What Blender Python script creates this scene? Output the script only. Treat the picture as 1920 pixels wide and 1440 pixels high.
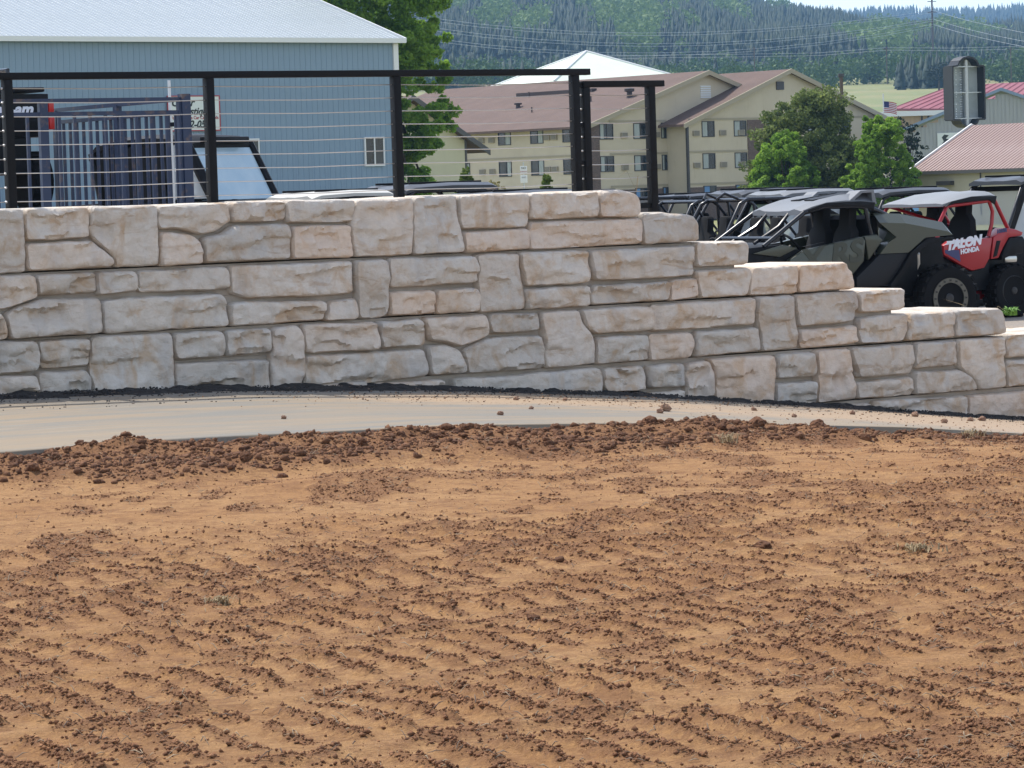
import bpy, bmesh, math, random
import numpy as np
from mathutils import Vector, Matrix
from mathutils.geometry import delaunay_2d_cdt

random.seed(7); RNG = np.random.default_rng(7)
for o in list(bpy.data.objects): bpy.data.objects.remove(o)
SC = bpy.context.scene; COL = SC.collection

# ------------------------------------------------------------ camera
EYE = Vector((0, 0, 1.45))
ROLL, PITCH = 0.032, math.atan(366 / 6160)
_r = Vector((1, 0, 0)); _u = Vector((0, math.sin(PITCH), math.cos(PITCH)))
_ir = _r * math.cos(ROLL) - _u * math.sin(ROLL); _iu = _r * math.sin(ROLL) + _u * math.cos(ROLL)
_ib = _ir.cross(_iu)
cam_d = bpy.data.cameras.new('camera'); cam = bpy.data.objects.new('camera', cam_d); COL.objects.link(cam)
M3 = Matrix((_ir, _iu, _ib)).transposed()
cam.matrix_world = Matrix.Translation(EYE) @ M3.to_4x4()
cam_d.sensor_width = 36; cam_d.lens = 36 * 6160 / 1920; cam_d.clip_start = 0.5; cam_d.clip_end = 12000
SC.camera = cam
SC.render.resolution_x, SC.render.resolution_y = 1024, 768

# ------------------------------------------------------------ light
SUN_AZ, SUN_EL = math.atan2(-0.74, 0.67), math.radians(60)
W = bpy.data.worlds.new('World'); SC.world = W; W.use_nodes = True
wn = W.node_tree.nodes; wl = W.node_tree.links
bg = wn['Background']; sky = wn.new('ShaderNodeTexSky'); sky.sky_type = 'NISHITA'
sky.sun_disc = False; sky.sun_elevation = SUN_EL; sky.sun_rotation = SUN_AZ % (2 * math.pi)
sky.altitude = 1100; sky.air_density = 1.0; sky.dust_density = 2.0; sky.ozone_density = 1.0
hs = wn.new('ShaderNodeHueSaturation'); hs.inputs['Saturation'].default_value = .62; wl.new(sky.outputs[0], hs.inputs['Color']); wl.new(hs.outputs[0], bg.inputs[0]); bg.inputs[1].default_value = 0.15
sd = bpy.data.lights.new('sun', 'SUN'); sun = bpy.data.objects.new('sun', sd); COL.objects.link(sun)
sd.energy = 2.7; sd.angle = math.radians(0.53); sd.color = (1, 0.95, 0.87)
SUNV = Vector((math.sin(SUN_AZ) * math.cos(SUN_EL), math.cos(SUN_AZ) * math.cos(SUN_EL), math.sin(SUN_EL)))
sun.rotation_euler = SUNV.to_track_quat('Z', 'Y').to_euler()
VS = SC.view_settings; VS.view_transform = 'Standard'; VS.look = 'None'; VS.gamma = 1; VS.exposure = 0.98

# ------------------------------------------------------------ helpers
def tag(o, label=None, cat=None, group=None, kind=None):
    if label: o['label'] = label
    if cat: o['category'] = cat
    if group: o['group'] = group
    if kind: o['kind'] = kind
    return o
def thing(name, label, cat, loc=(0, 0, 0), rz=0, group=None):
    o = bpy.data.objects.new(name, None); COL.objects.link(o); o.empty_display_size = .2
    o.location = loc; o.rotation_euler = (0, 0, rz)
    return tag(o, label, cat, group)
def children(o): return [c for c in bpy.data.objects if c.parent == o]
def copy_tree(o, parent=None):
    c = o.copy(); COL.objects.link(c); c.parent = parent
    for ch in children(o): copy_tree(ch, c)
    return c
def rotm(rx=0, ry=0, rz=0): return Matrix.Rotation(rz, 3, 'Z') @ Matrix.Rotation(ry, 3, 'Y') @ Matrix.Rotation(rx, 3, 'X')

class MB:
    def __init__(s): s.v = []; s.f = []
    def add(s, vs, fs):
        n = len(s.v); s.v += [tuple(v) for v in vs]; s.f += [tuple(i + n for i in f) for f in fs]; return s
    def box(s, c, d, R=None):
        x, y, z = d[0] / 2, d[1] / 2, d[2] / 2
        p = [Vector((a, b, e)) for a in (-x, x) for b in (-y, y) for e in (-z, z)]
        if R is not None: p = [R @ q for q in p]
        return s.add([q + Vector(c) for q in p], [(0, 1, 3, 2), (4, 6, 7, 5), (0, 4, 5, 1), (2, 3, 7, 6), (0, 2, 6, 4), (1, 5, 7, 3)])
    def span(s, a, b): return s.box([(p + q) / 2 for p, q in zip(a, b)], [abs(q - p) for p, q in zip(a, b)])
    def loft(s, rings, cap=True):
        n = len(rings[0]); vs = [p for r in rings for p in r]; fs = []
        for k in range(len(rings) - 1):
            for i in range(n):
                j = (i + 1) % n; fs.append((k * n + i, k * n + j, (k + 1) * n + j, (k + 1) * n + i))
        if cap: fs += [tuple(range(n))[::-1], tuple(range((len(rings) - 1) * n, len(rings) * n))]
        return s.add(vs, fs)
    def tube(s, pts, r, n=8, closed=False):
        pts = [Vector(p) for p in pts]; rs = r if isinstance(r, (list, tuple)) else [r] * len(pts); rings = []; m = len(pts); ref = None
        for i, p in enumerate(pts):
            if closed: t = pts[(i + 1) % m] - pts[i - 1]
            else: t = pts[min(i + 1, m - 1)] - pts[max(i - 1, 0)]
            t.normalize()
            if ref is None: ref = Vector((0, 0, 1)) if abs(t.z) < .9 else Vector((1, 0, 0))
            a = t.cross(ref)
            if a.length < 1e-4: a = t.orthogonal()
            a.normalize(); b = a.cross(t); ref = b
            rings.append([p + a * math.cos(2 * math.pi * k / n) * rs[i] + b * math.sin(2 * math.pi * k / n) * rs[i] for k in range(n)])
        if closed: rings.append(rings[0])
        return s.loft(rings, not closed)
    def prism(s, poly, y0, y1, f=None):      # polygon in local x,z, extruded along y (f maps a point)
        f = f or (lambda p: p)
        return s.loft([[f(Vector((x, y0, z))) for x, z in poly], [f(Vector((x, y1, z))) for x, z in poly]])
    def prism_z(s, poly, z0, z1): return s.loft([[Vector((x, y, z0)) for x, y in poly], [Vector((x, y, z1)) for x, y in poly]])
    def lathe(s, prof, c, R=None, n=24, cap=True):     # profile (r, h) about local y axis
        rings = []
        for r, h in prof:
            ring = []
            for k in range(n):
                a = 2 * math.pi * k / n; p = Vector((r * math.cos(a), h, r * math.sin(a)))
                if R is not None: p = R @ p
                ring.append(p + Vector(c))
            rings.append(ring)
        return s.loft(rings, cap)
    def build(s, name, m, parent=None, smooth=False, bevel=0, seg=2, autos=True):
        me = bpy.data.meshes.new(name); me.from_pydata(s.v, [], s.f)
        bm = bmesh.new(); bm.from_mesh(me); bmesh.ops.recalc_face_normals(bm, faces=bm.faces)
        if bevel: bmesh.ops.bevel(bm, geom=[e for e in bm.edges if len(e.link_faces) == 2 and e.calc_face_angle(0) > .5], offset=bevel, segments=seg, profile=.6, affect='EDGES', clamp_overlap=True)
        bm.to_mesh(me); bm.free()
        if m: me.materials.append(m)
        o = bpy.data.objects.new(name, me); COL.objects.link(o); o.parent = parent
        if smooth or bevel:
            for p in me.polygons: p.use_smooth = True
            me.set_sharp_from_angle(angle=math.radians(38))
        return o

def np_mesh(name, V, F, m, parent=None, smooth=False, attrs=None):   # V (n,3), F (m,k)
    me = bpy.data.meshes.new(name); V = np.asarray(V, np.float32); F = np.asarray(F, np.int32); k = F.shape[1]
    me.vertices.add(len(V)); me.vertices.foreach_set('co', V.ravel())
    me.loops.add(F.size); me.loops.foreach_set('vertex_index', F.ravel())
    me.polygons.add(len(F)); me.polygons.foreach_set('loop_start', np.arange(0, F.size, k, dtype=np.int32))
    if smooth: me.polygons.foreach_set('use_smooth', np.ones(len(F), bool))
    me.update(calc_edges=True)
    for n, (dom, a) in (attrs or {}).items():
        at_ = me.attributes.new(n, 'FLOAT', dom); at_.data.foreach_set('value', np.asarray(a, np.float32).ravel())
    me.materials.append(m)
    o = bpy.data.objects.new(name, me); COL.objects.link(o); o.parent = parent
    return o

def _h(i, j, seed):
    n = (i.astype(np.int64) * 374761393 + j.astype(np.int64) * 668265263 + seed * 982451653) & 0x7fffffff
    n = ((n ^ (n >> 13)) * 1274126177) & 0x7fffffff
    return ((n ^ (n >> 16)) & 0xffff) / 65535.
def vnoise(x, y, seed=0):
    x = np.asarray(x, float); y = np.asarray(y, float)
    i = np.floor(x); j = np.floor(y); fx = x - i; fy = y - j; fx = fx * fx * (3 - 2 * fx); fy = fy * fy * (3 - 2 * fy)
    i = i.astype(np.int64); j = j.astype(np.int64)
    return (_h(i, j, seed) * (1 - fx) + _h(i + 1, j, seed) * fx) * (1 - fy) + (_h(i, j + 1, seed) * (1 - fx) + _h(i + 1, j + 1, seed) * fx) * fy
def fbm(x, y, oct=4, seed=0):
    a = .5; t = 0; n = 0
    for k in range(oct): t = t + a * vnoise(x * 2 ** k, y * 2 ** k, seed + k); n += a; a *= .5
    return t / n
def sstep(a, b, x): x = np.clip((x - a) / (b - a), 0, 1); return x * x * (3 - 2 * x)

# ------------------------------------------------------------ materials
MATS = {}
def nodes(name):
    m = bpy.data.materials.new(name); m.use_nodes = True
    return m, m.node_tree.nodes, m.node_tree.links, m.node_tree.nodes['Principled BSDF']
def mixc(nd, ln, fac, a, b, mode='MIX'):
    x = nd.new('ShaderNodeMix'); x.data_type = 'RGBA'; x.blend_type = mode
    for sock, val in ((x.inputs[0], fac), (x.inputs[6], a), (x.inputs[7], b)):
        if hasattr(val, 'is_output'): ln.new(val, sock)
        elif isinstance(val, (int, float)): sock.default_value = val
        else: sock.default_value = (*val[:3], 1)
    return x.outputs[2]
def noise(nd, ln, scale, detail=4, rough=.55, vec=None, sc3=None, dist=0):
    if vec is None:
        tc = nd.new('ShaderNodeTexCoord'); vec = tc.outputs['Object']
    if sc3:
        mp = nd.new('ShaderNodeMapping'); mp.inputs['Scale'].default_value = sc3; ln.new(vec, mp.inputs[0]); vec = mp.outputs[0]
    n = nd.new('ShaderNodeTexNoise'); n.inputs['Scale'].default_value = scale; n.inputs['Detail'].default_value = detail
    n.inputs['Roughness'].default_value = rough; n.inputs['Distortion'].default_value = dist; ln.new(vec, n.inputs['Vector'])
    return n.outputs[0]
def ramp(nd, ln, v, lo, hi, a=0, b=1):
    r = nd.new('ShaderNodeMapRange'); r.clamp = True; ln.new(v, r.inputs[0])
    r.inputs[1].default_value = lo; r.inputs[2].default_value = hi; r.inputs[3].default_value = a; r.inputs[4].default_value = b
    return r.outputs[0]
def mat(name, base, rough=.6, metal=0, layers=(), bump=None, coat=0, objvar=0, spec=None):
    """layers: (scale, colour, lo, hi[, scale3]) noise-driven colour mixes; bump: (scale, strength, distance)."""
    if name in MATS: return MATS[name]
    m, nd, ln, b = nodes(name); c = None
    for L in layers:
        v = ramp(nd, ln, noise(nd, ln, L[0], 5, .6, sc3=L[4] if len(L) > 4 else None), L[2], L[3])
        c = mixc(nd, ln, v, base if c is None else c, L[1])
    if objvar:
        oi = nd.new('ShaderNodeObjectInfo'); c = mixc(nd, ln, ramp(nd, ln, oi.outputs['Random'], 0, 1, 0, objvar), base if c is None else c, [x * .45 for x in base])
    if c is None: b.inputs['Base Color'].default_value = (*base, 1)
    else: ln.new(c, b.inputs['Base Color'])
    b.inputs['Roughness'].default_value = rough; b.inputs['Metallic'].default_value = metal
    if coat: b.inputs['Coat Weight'].default_value = coat; b.inputs['Coat Roughness'].default_value = .08
    if spec is not None: b.inputs['Specular IOR Level'].default_value = spec
    if bump:
        bp = nd.new('ShaderNodeBump'); bp.inputs['Strength'].default_value = bump[1]; bp.inputs['Distance'].default_value = bump[2]
        ln.new(noise(nd, ln, bump[0], 6, .6), bp.inputs['Height']); ln.new(bp.outputs[0], b.inputs['Normal'])
    MATS[name] = m
    return m
def glass_mat(name, tint, rough=.05, trans=.0, alpha=1):
    if name in MATS: return MATS[name]
    m, nd, ln, b = nodes(name); b.inputs['Base Color'].default_value = (*tint, 1); b.inputs['Roughness'].default_value = rough
    b.inputs['Transmission Weight'].default_value = trans; b.inputs['Alpha'].default_value = alpha; b.inputs['IOR'].default_value = 1.5
    MATS[name] = m; return m

# ------------------------------------------------------------ wall frame: s along the wall, t out of its face towards the yard
W0 = Vector((-3.5096, 22.7, 0)); D = Vector((.82302, .56801, 0)); N = Vector((.56801, -.82302, 0)); WALL_RZ = math.atan2(D.y, D.x)
def wp(s, t, z): return W0 + D * s + N * t + Vector((0, 0, z))
def st_of(x, y):
    return (x - W0.x) * D.x + (y - W0.y) * D.y, (x - W0.x) * N.x + (y - W0.y) * N.y
_hs = [-30, -3, -.5, 1.5, 3.3, 5.2, 7.3, 9, 12, 15, 40]; _hz = [.14, .14, .13, .075, -.03, -.19, -.42, -.62, -.9, -1.1, -2.0]
EDGE = 3.5
def slab_z(s, t): return np.interp(s, _hs, _hz) - .035 * (t - .5)

# ------------------------------------------------------------ dirt yard
def loose_mask(x, y, s, t):
    big = fbm(x * .55 + 3, y * .34, 4, 11); mid = fbm(x * 1.6, y * 1.2 + 7, 4, 31)
    berm_w = 1.25 + .55 * np.sin(s * .6 + 1) * .5 + .5 * fbm(s * .8, s * 0, 3, 5)
    berm = sstep(berm_w + .25, berm_w - .2, t - EDGE + .25 * (mid - .5)) * sstep(-.5, .15, t - EDGE + .2)
    near = sstep(9.3, 13.0, t + 1.6 * (big - .5))
    fin = fbm(x * 5.2, y * 2.9 + 4, 5, 131)
    L = .8 * sstep(.50, .61, big * .14 + mid * .18 + fin * .68 + .02 * near) + near * .25 * sstep(.4, .6, fin)
    # tracks of a crawler running along s, cleats across
    band = sstep(.0, .12, np.abs(((t + .18 * np.sin(s * .25)) % .95) - .475) - .1)
    cle = .5 + .5 * np.cos(2 * math.pi * (s + .03 * np.sin(t * 7) + .05 * (mid - .5)) / .165)
    act = sstep(.34, .46, fbm(x * .4 + 9, y * .35 + 2, 3, 77) + .16 * sstep(7.5, 11.5, t)) * sstep(6.5, 9.0, t)
    ridge = np.clip(cle * 2.6 - 1.35, 0, 1) * band * act
    edge_l = sstep(.10, .02, np.abs(((t + .18 * np.sin(s * .25)) % .95) - .475)) * act
    L = L * (1 - .72 * act * sstep(8.0, 10.5, t))
    return np.clip(L + ridge * 1.0 * sstep(.30, .45, fin + .10) + edge_l * .75 * sstep(.38, .5, fin), 0, 1), berm, ridge, edge_l, mid
MOUNDS = [(-1.0, 3.62, .40, .22, .085), (.25, 3.95, .7, .35, .06), (1.1, 3.9, .5, .4, .06), (2.3, 3.95, .8, .3, .04), (-2.3, 4.1, .5, .5, .06), (3.2, 3.9, .6, .3, .04),
          (3.9, 4.0, .5, .35, .04), (5.1, 4.05, .6, .3, .03), (6.2, 3.95, .5, .3, .03), (-.9, 6.1, .55, .35, .05), (-1.8, 4.6, .6, .35, .05), (.3, 5.0, .8, .3, .05)]
def dirt_z(x, y, detail=True):
    s, t = st_of(x, y)
    e = slab_z(s, np.full_like(s, EDGE)) - .085
    far = -.09 + .05 * (fbm(x * .3, y * .3, 3, 3) - .5)
    z = e + (far - e) * sstep(EDGE, 10.5, t)
    L, berm, ridge, edge_l, mid = loose_mask(x, y, s, t)
    z = z + berm * (.02 + .07 * (fbm(x * 2.2, y * 2.2, 3, 9) - .3)) * sstep(-.5, .25, t - EDGE)
    for ms, mt, rs, rt, h in MOUNDS: z = z + h * np.exp(-((s - ms) / rs) ** 2 - ((t - mt) / rt) ** 2)
    if detail:
        z = z + .030 * (fbm(x * 5, y * 5, 4, 41) - .5) * (.35 + L + .8 * berm) + .015 * ridge + .012 * edge_l
        z = z + .055 * berm * (fbm(x * 8, y * 8, 4, 51) - .45) + .040 * np.clip(L, 0, 1) * (fbm(x * 15, y * 15, 3, 61) - .4)
    under = slab_z(s, t) - .12
    z = np.where(t < EDGE - .02, np.minimum(z, np.where(z > slab_z(s, t) + .01, z, under)), z)
    z = np.where(t < EDGE - .75, under, z)
    return z, np.clip(L + berm * .85, 0, 1)

def dirt_material():
    m, nd, ln, b = nodes('dirt')
    a = nd.new('ShaderNodeAttribute'); a.attribute_name = 'loose'
    n1 = noise(nd, ln, 1.1, 6, .6); n2 = noise(nd, ln, 8, 8, .72); n3 = noise(nd, ln, 38, 7, .78)
    dry = mixc(nd, ln, ramp(nd, ln, n1, .35, .65), (.52, .30, .135), (.45, .24, .10))
    dry = mixc(nd, ln, ramp(nd, ln, n2, .46, .62, 0, .8), dry, (.29, .145, .066))
    lo = mixc(nd, ln, ramp(nd, ln, n2, .35, .65), (.23, .115, .058), (.32, .165, .08))
    add = nd.new('ShaderNodeMath'); add.operation = 'ADD'; ln.new(a.outputs['Fac'], add.inputs[0]); ln.new(ramp(nd, ln, n3, .3, .7, -.4, .4), add.inputs[1])
    c = mixc(nd, ln, ramp(nd, ln, add.outputs[0], .1, 1.0), dry, lo)
    c = mixc(nd, ln, ramp(nd, ln, n3, .3, .75, .0, .6), c, (.13, .065, .036))
    ln.new(c, b.inputs['Base Color']); b.inputs['Roughness'].default_value = .95; b.inputs['Specular IOR Level'].default_value = .15
    bp = nd.new('ShaderNodeBump'); bp.inputs['Strength'].default_value = .9; bp.inputs['Distance'].default_value = .03
    ln.new(noise(nd, ln, 48, 7, .72), bp.inputs['Height']); ln.new(bp.outputs[0], b.inputs['Normal'])
    return m
DIRT = dirt_material()
xs = np.concatenate([np.linspace(-26, -5.2, 60)[:-1], np.arange(-5.2, 6.6, .0245), np.linspace(6.6, 30, 60)[1:]])
ys = np.concatenate([np.linspace(-6, 6.4, 70)[:-1], np.arange(6.4, 25.0, .034), np.linspace(25, 40, 70)[1:]])
X, Y = np.meshgrid(xs, ys); Z, LO = dirt_z(X, Y)
nx, ny = len(xs), len(ys); I = (np.arange(ny - 1)[:, None] * nx + np.arange(nx - 1)[None]).ravel()
FQ = np.stack([I, I + 1, I + nx + 1, I + nx], 1)
_s, _t = st_of(X, Y); keep = (_t.ravel()[FQ] > -.1).all(1); FQ = FQ[keep]
used, inv = np.unique(FQ, return_inverse=True)
V = np.stack([X.ravel(), Y.ravel(), Z.ravel()], 1)[used]
dirt = np_mesh('dirt_ground', V, inv.reshape(FQ.shape), DIRT, smooth=True, attrs={'loose': ('POINT', LO.ravel()[used])})
tag(dirt, kind='structure')

# crumbs of soil lying on the yard
PHI = (1 + 5 ** .5) / 2
ICO_V = np.array([(-1, PHI, 0), (1, PHI, 0), (-1, -PHI, 0), (1, -PHI, 0), (0, -1, PHI), (0, 1, PHI), (0, -1, -PHI), (0, 1, -PHI), (PHI, 0, -1), (PHI, 0, 1), (-PHI, 0, -1), (-PHI, 0, 1)]) / 1.9
ICO_F = np.array([(0, 11, 5), (0, 5, 1), (0, 1, 7), (0, 7, 10), (0, 10, 11), (1, 5, 9), (5, 11, 4), (11, 10, 2), (10, 7, 6), (7, 1, 8), (3, 9, 4), (3, 4, 2), (3, 2, 6), (3, 6, 8), (3, 8, 9), (4, 9, 5), (2, 4, 11), (6, 2, 10), (8, 6, 7), (9, 8, 1)])
def scatter(n, rad, pos, flat=.75):
    """n rough lumps; rad (n,), pos (n,3) -> V, F"""
    a = RNG.uniform(0, 2 * math.pi, n); ca, sa = np.cos(a), np.sin(a)
    v = ICO_V[None] * (1 + RNG.uniform(-.48, .42, (n, 12, 1)))
    v = v * np.stack([RNG.uniform(.7, 1.3, n), RNG.uniform(.7, 1.2, n), RNG.uniform(.5, 1.0, n) * flat / .75], 1)[:, None]
    x = v[..., 0] * ca[:, None] - v[..., 1] * sa[:, None]; y = v[..., 0] * sa[:, None] + v[..., 1] * ca[:, None]
    v = np.stack([x, y, v[..., 2]], -1) * rad[:, None, None] + pos[:, None]
    F = (ICO_F[None] + 12 * np.arange(n)[:, None, None]).reshape(-1, 3)
    return v.reshape(-1, 3), F
def sample_yard(n, want, x0=-4.6, x1=5.8, y0=7.2, y1=23.5):
    out = []
    while sum(map(len, out)) < n:
        y = (RNG.uniform(y0 ** .3, y1 ** .3, 90000)) ** (1 / .3); hw = y * .17 + .6; x = RNG.uniform(-1, 1, 90000) * hw
        s, t = st_of(x, y); L, berm, *_ = loose_mask(x, y, s, t); w = want(L, berm, t)
        k = (RNG.uniform(0, 1, 90000) < w) & (t > EDGE - .4)
        out.append(np.stack([x[k], y[k]], 1))
    return np.concatenate(out)[:n]
CLOD = mat('clod', (.205, .10, .054), .95, layers=[(7, (.32, .165, .085), .42, .65), (40, (.10, .05, .03), .48, .7)], bump=(60, .8, .01), spec=.15)
P = sample_yard(112000, lambda L, b, t: .02 + .95 * L ** 1.6 + .5 * b)
z, _ = dirt_z(P[:, 0], P[:, 1]); s_, t_ = st_of(P[:, 0], P[:, 1])
rad = .0030 + .0080 * RNG.power(.5, len(P)) ** 2.2
Pb = sample_yard(9000, lambda L, b, t: .75 * b ** 2 + .003 * L ** 3); zb_, _ = dirt_z(Pb[:, 0], Pb[:, 1]); rb = .008 + .020 * RNG.power(.6, len(Pb)) ** 2.4
n = len(P); ang = RNG.uniform(0, 6.28, n); OCT = np.array([(1, 0, 0), (0, 1, 0), (-1, 0, 0), (0, -1, 0), (0, 0, .8), (0, 0, -.7)])
v = OCT[None] * RNG.uniform(.55, 1.35, (n, 6, 1)) + RNG.uniform(-.28, .28, (n, 6, 3)); ca, sa = np.cos(ang)[:, None], np.sin(ang)[:, None]
v = np.stack([v[..., 0] * ca - v[..., 1] * sa, v[..., 0] * sa + v[..., 1] * ca, v[..., 2]], -1) * rad[:, None, None] + np.column_stack([P, z + rad * .35])[:, None]
OF = np.array([(0, 1, 4), (1, 2, 4), (2, 3, 4), (3, 0, 4), (1, 0, 5), (2, 1, 5), (3, 2, 5), (0, 3, 5)])
tag(np_mesh('fine_crumbs', v.reshape(-1, 3), (OF[None] + 6 * np.arange(n)[:, None, None]).reshape(-1, 3), CLOD), 'fine brown soil crumbs filling the cleat prints of the yard', 'soil', kind='stuff')
V, F = scatter(len(Pb), rb, np.column_stack([Pb, zb_ + rb * .2]))
CLOD_D = mat('dark_clod', (.125, .062, .036), .95, layers=[(7, (.20, .10, .055), .42, .65), (40, (.07, .036, .024), .48, .7)], bump=(60, .8, .01), spec=.15)
crumbs = np_mesh('soil_crumbs', V, F, CLOD_D); tag(crumbs, 'coarse dark soil lumps heaped along the concrete drive edge', 'soil', kind='stuff')
# straw, roots and dead grass blades in the soil
P = sample_yard(5200, lambda L, b, t: .08 + .5 * L + .5 * b); z, _ = dirt_z(P[:, 0], P[:, 1]); n = len(P)
a = RNG.uniform(0, 6.28, n); ln_ = RNG.uniform(.015, .055, n); el = RNG.uniform(-.1, .6, n); wd = RNG.uniform(.0008, .002, n)
p0 = np.column_stack([P, z + .004]); d = np.column_stack([np.cos(a) * np.cos(el), np.sin(a) * np.cos(el), np.sin(el)]) * ln_[:, None]
q = np.column_stack([-np.sin(a), np.cos(a), np.zeros(n)]) * wd[:, None]; u = np.array([0, 0, 1.]) * wd[:, None]
V = np.stack([p0 - q, p0 + q, p0 + u, p0 + d * .5 - q + u * 3, p0 + d * .5 + q + u * 3, p0 + d * .5 + u * 5, p0 + d], 1).reshape(-1, 3)
T = np.array([(0, 1, 4), (0, 4, 3), (1, 2, 5), (1, 5, 4), (2, 0, 3), (2, 3, 5), (3, 4, 6), (4, 5, 6), (5, 3, 6)])
F = (T[None] + 7 * np.arange(n)[:, None, None]).reshape(-1, 3)
STRAW = mat('straw', (.34, .26, .17), .9, layers=[(3, (.12, .08, .06), .4, .6)])
straw = np_mesh('straw', V, F, STRAW); tag(straw, 'dry straw and root bits scattered in the dirt yard', 'straw', kind='stuff')

# single clods and stones big enough to tell apart
def lump(name, label, cat, x, y, r, zoff=0, m=None, sc=(1, 1, .75), group=None, base=None, seed=0):
    bm = bmesh.new(); bmesh.ops.create_icosphere(bm, subdivisions=3, radius=1); rr = random.Random(seed * 31 + 5)
    o = [Vector((rr.uniform(-9, 9), rr.uniform(-9, 9), rr.uniform(-9, 9))) for _ in range(2)]
    from mathutils import noise as mn
    for v in bm.verts:
        p = v.co.copy(); k = 1 + .34 * mn.noise(p * 1.3 + o[0]) + .22 * mn.noise(p * 3.1 + o[1]) + .10 * mn.noise(p * 7 + o[0])
        v.co = Vector((p.x * sc[0], p.y * sc[1], p.z * sc[2])) * r * k
    me = bpy.data.meshes.new(name); bm.to_mesh(me); bm.free(); me.materials.append(m or CLOD_D)
    ob = bpy.data.objects.new(name, me); COL.objects.link(ob)
    if base is None: base = float(dirt_z(np.array([x]), np.array([y]))[0][0])
    ob.location = (x, y, base + r * sc[2] * .55 + zoff); ob.rotation_euler = (0, 0, rr.uniform(0, 6))
    return tag(ob, label, cat, group)
def slab_xy(s, t):
    p = wp(s, t, 0); return p.x, p.y, float(slab_z(s, t))

# ------------------------------------------------------------ concrete drive and asphalt fill at the wall foot
def concrete_material():
    m, nd, ln, b = nodes('concrete')
    tc = nd.new('ShaderNodeTexCoord')
    st_n = noise(nd, ln, 1, 5, .6, tc.outputs['Object'], (.35, 3.6, 1), dist=.8); bl = noise(nd, ln, .6, 4, .6); fine = noise(nd, ln, 60, 4, .6)
    c = mixc(nd, ln, ramp(nd, ln, st_n, .40, .58), (.16, .15, .13), (.235, .178, .115))
    c = mixc(nd, ln, ramp(nd, ln, bl, .5, .75, 0, .5), c, (.155, .15, .14))
    c = mixc(nd, ln, ramp(nd, ln, noise(nd, ln, 1, 5, .6, tc.outputs['Object'], (1.5, 11, 1), dist=.3), .58, .72, 0, .5), c, (.30, .275, .22))
    a = nd.new('ShaderNodeAttribute'); a.attribute_name = 'dust'
    ad = nd.new('ShaderNodeMath'); ad.operation = 'ADD'; ln.new(a.outputs['Fac'], ad.inputs[0]); ln.new(ramp(nd, ln, noise(nd, ln, 5, 6, .7), .25, .75, -.35, .35), ad.inputs[1])
    c = mixc(nd, ln, ramp(nd, ln, ad.outputs[0], .3, .8, 0, .85), c, (.33, .225, .135))
    c = mixc(nd, ln, ramp(nd, ln, fine, .3, .7, 0, .18), c, (.3, .28, .25))
    ln.new(c, b.inputs['Base Color']); b.inputs['Roughness'].default_value = .85
    bp = nd.new('ShaderNodeBump'); bp.inputs['Strength'].default_value = .25; bp.inputs['Distance'].default_value = .004
    ln.new(fine, bp.inputs['Height']); ln.new(bp.outputs[0], b.inputs['Normal'])
    return m
CONC = concrete_material()
ss = np.arange(-26, 30, .2); tt = np.linspace(.30, EDGE, 40)
S_, T_ = np.meshgrid(ss, tt); ZZ = slab_z(S_, T_)
edge_wob = .02 * (fbm(S_ * 1.3, S_ * 0, 3, 4) - .5) * (T_ > EDGE - .01)
top = np.stack([S_, -(T_ + edge_wob), ZZ], -1).reshape(-1, 3)
lowr = np.stack([ss, -(np.full_like(ss, EDGE) + edge_wob[-1]), slab_z(ss, EDGE) - .14], 1)
n_s, n_t = len(ss), len(tt)
I = (np.arange(n_t - 1)[:, None] * n_s + np.arange(n_s - 1)[None]).ravel()
F = [np.stack([I, I + n_s, I + n_s + 1, I + 1], 1)]
b0 = (n_t - 1) * n_s; k = np.arange(n_s - 1); F.append(np.stack([b0 + k, len(top) + k, len(top) + k + 1, b0 + k + 1], 1))
dust = np.concatenate([(np.exp(-((S_ - 3.6) / 1.7) ** 2 - ((T_ - 1.1) / .6) ** 2) * 1.1 + .75 * np.exp(-((S_ - 5.5) / 2.2) ** 2 - ((T_ - 2.2) / .9) ** 2) + .8 * sstep(5.2, 7.5, S_)).ravel(), np.zeros(n_s)])
conc = np_mesh('concrete_drive', np.concatenate([top, lowr]), np.concatenate(F), CONC, smooth=False, attrs={'dust': ('POINT', dust)})
conc.location = W0; conc.rotation_euler = (0, 0, WALL_RZ); tag(conc, kind='structure')
# black asphalt millings against the wall foot
ASPH = mat('asphalt_fill', (.016, .015, .015), .95, layers=[(22, (.04, .037, .036), .5, .75), (3, (.05, .035, .028), .6, .8)], bump=(70, .9, .012))
s2 = np.arange(-26, 22, .025); t2 = np.linspace(-.12, .45, 24); S2, T2 = np.meshgrid(s2, t2)
prof = np.interp(T2, [-.12, 0, .10, .25, .40, .55], [.018, .014, .010, .004, -.006, -.06])
Z2 = slab_z(S2, T2) + prof * (.55 + .9 * fbm(S2 * 1.7, S2 * 0 + 1, 3, 8)) + (.075 * (fbm(S2 * 8, T2 * 9, 4, 18) - .5)) * sstep(.55, .2, T2)
top = np.stack([S2, -T2, Z2], -1).reshape(-1, 3); a_, b_ = len(s2), len(t2)
I = (np.arange(b_ - 1)[:, None] * a_ + np.arange(a_ - 1)[None]).ravel()
asph = np_mesh('asphalt_strip', top, np.stack([I, I + a_, I + a_ + 1, I + 1], 1), ASPH, smooth=True)
asph.location = W0; asph.rotation_euler = (0, 0, WALL_RZ); tag(asph, kind='structure')

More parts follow.
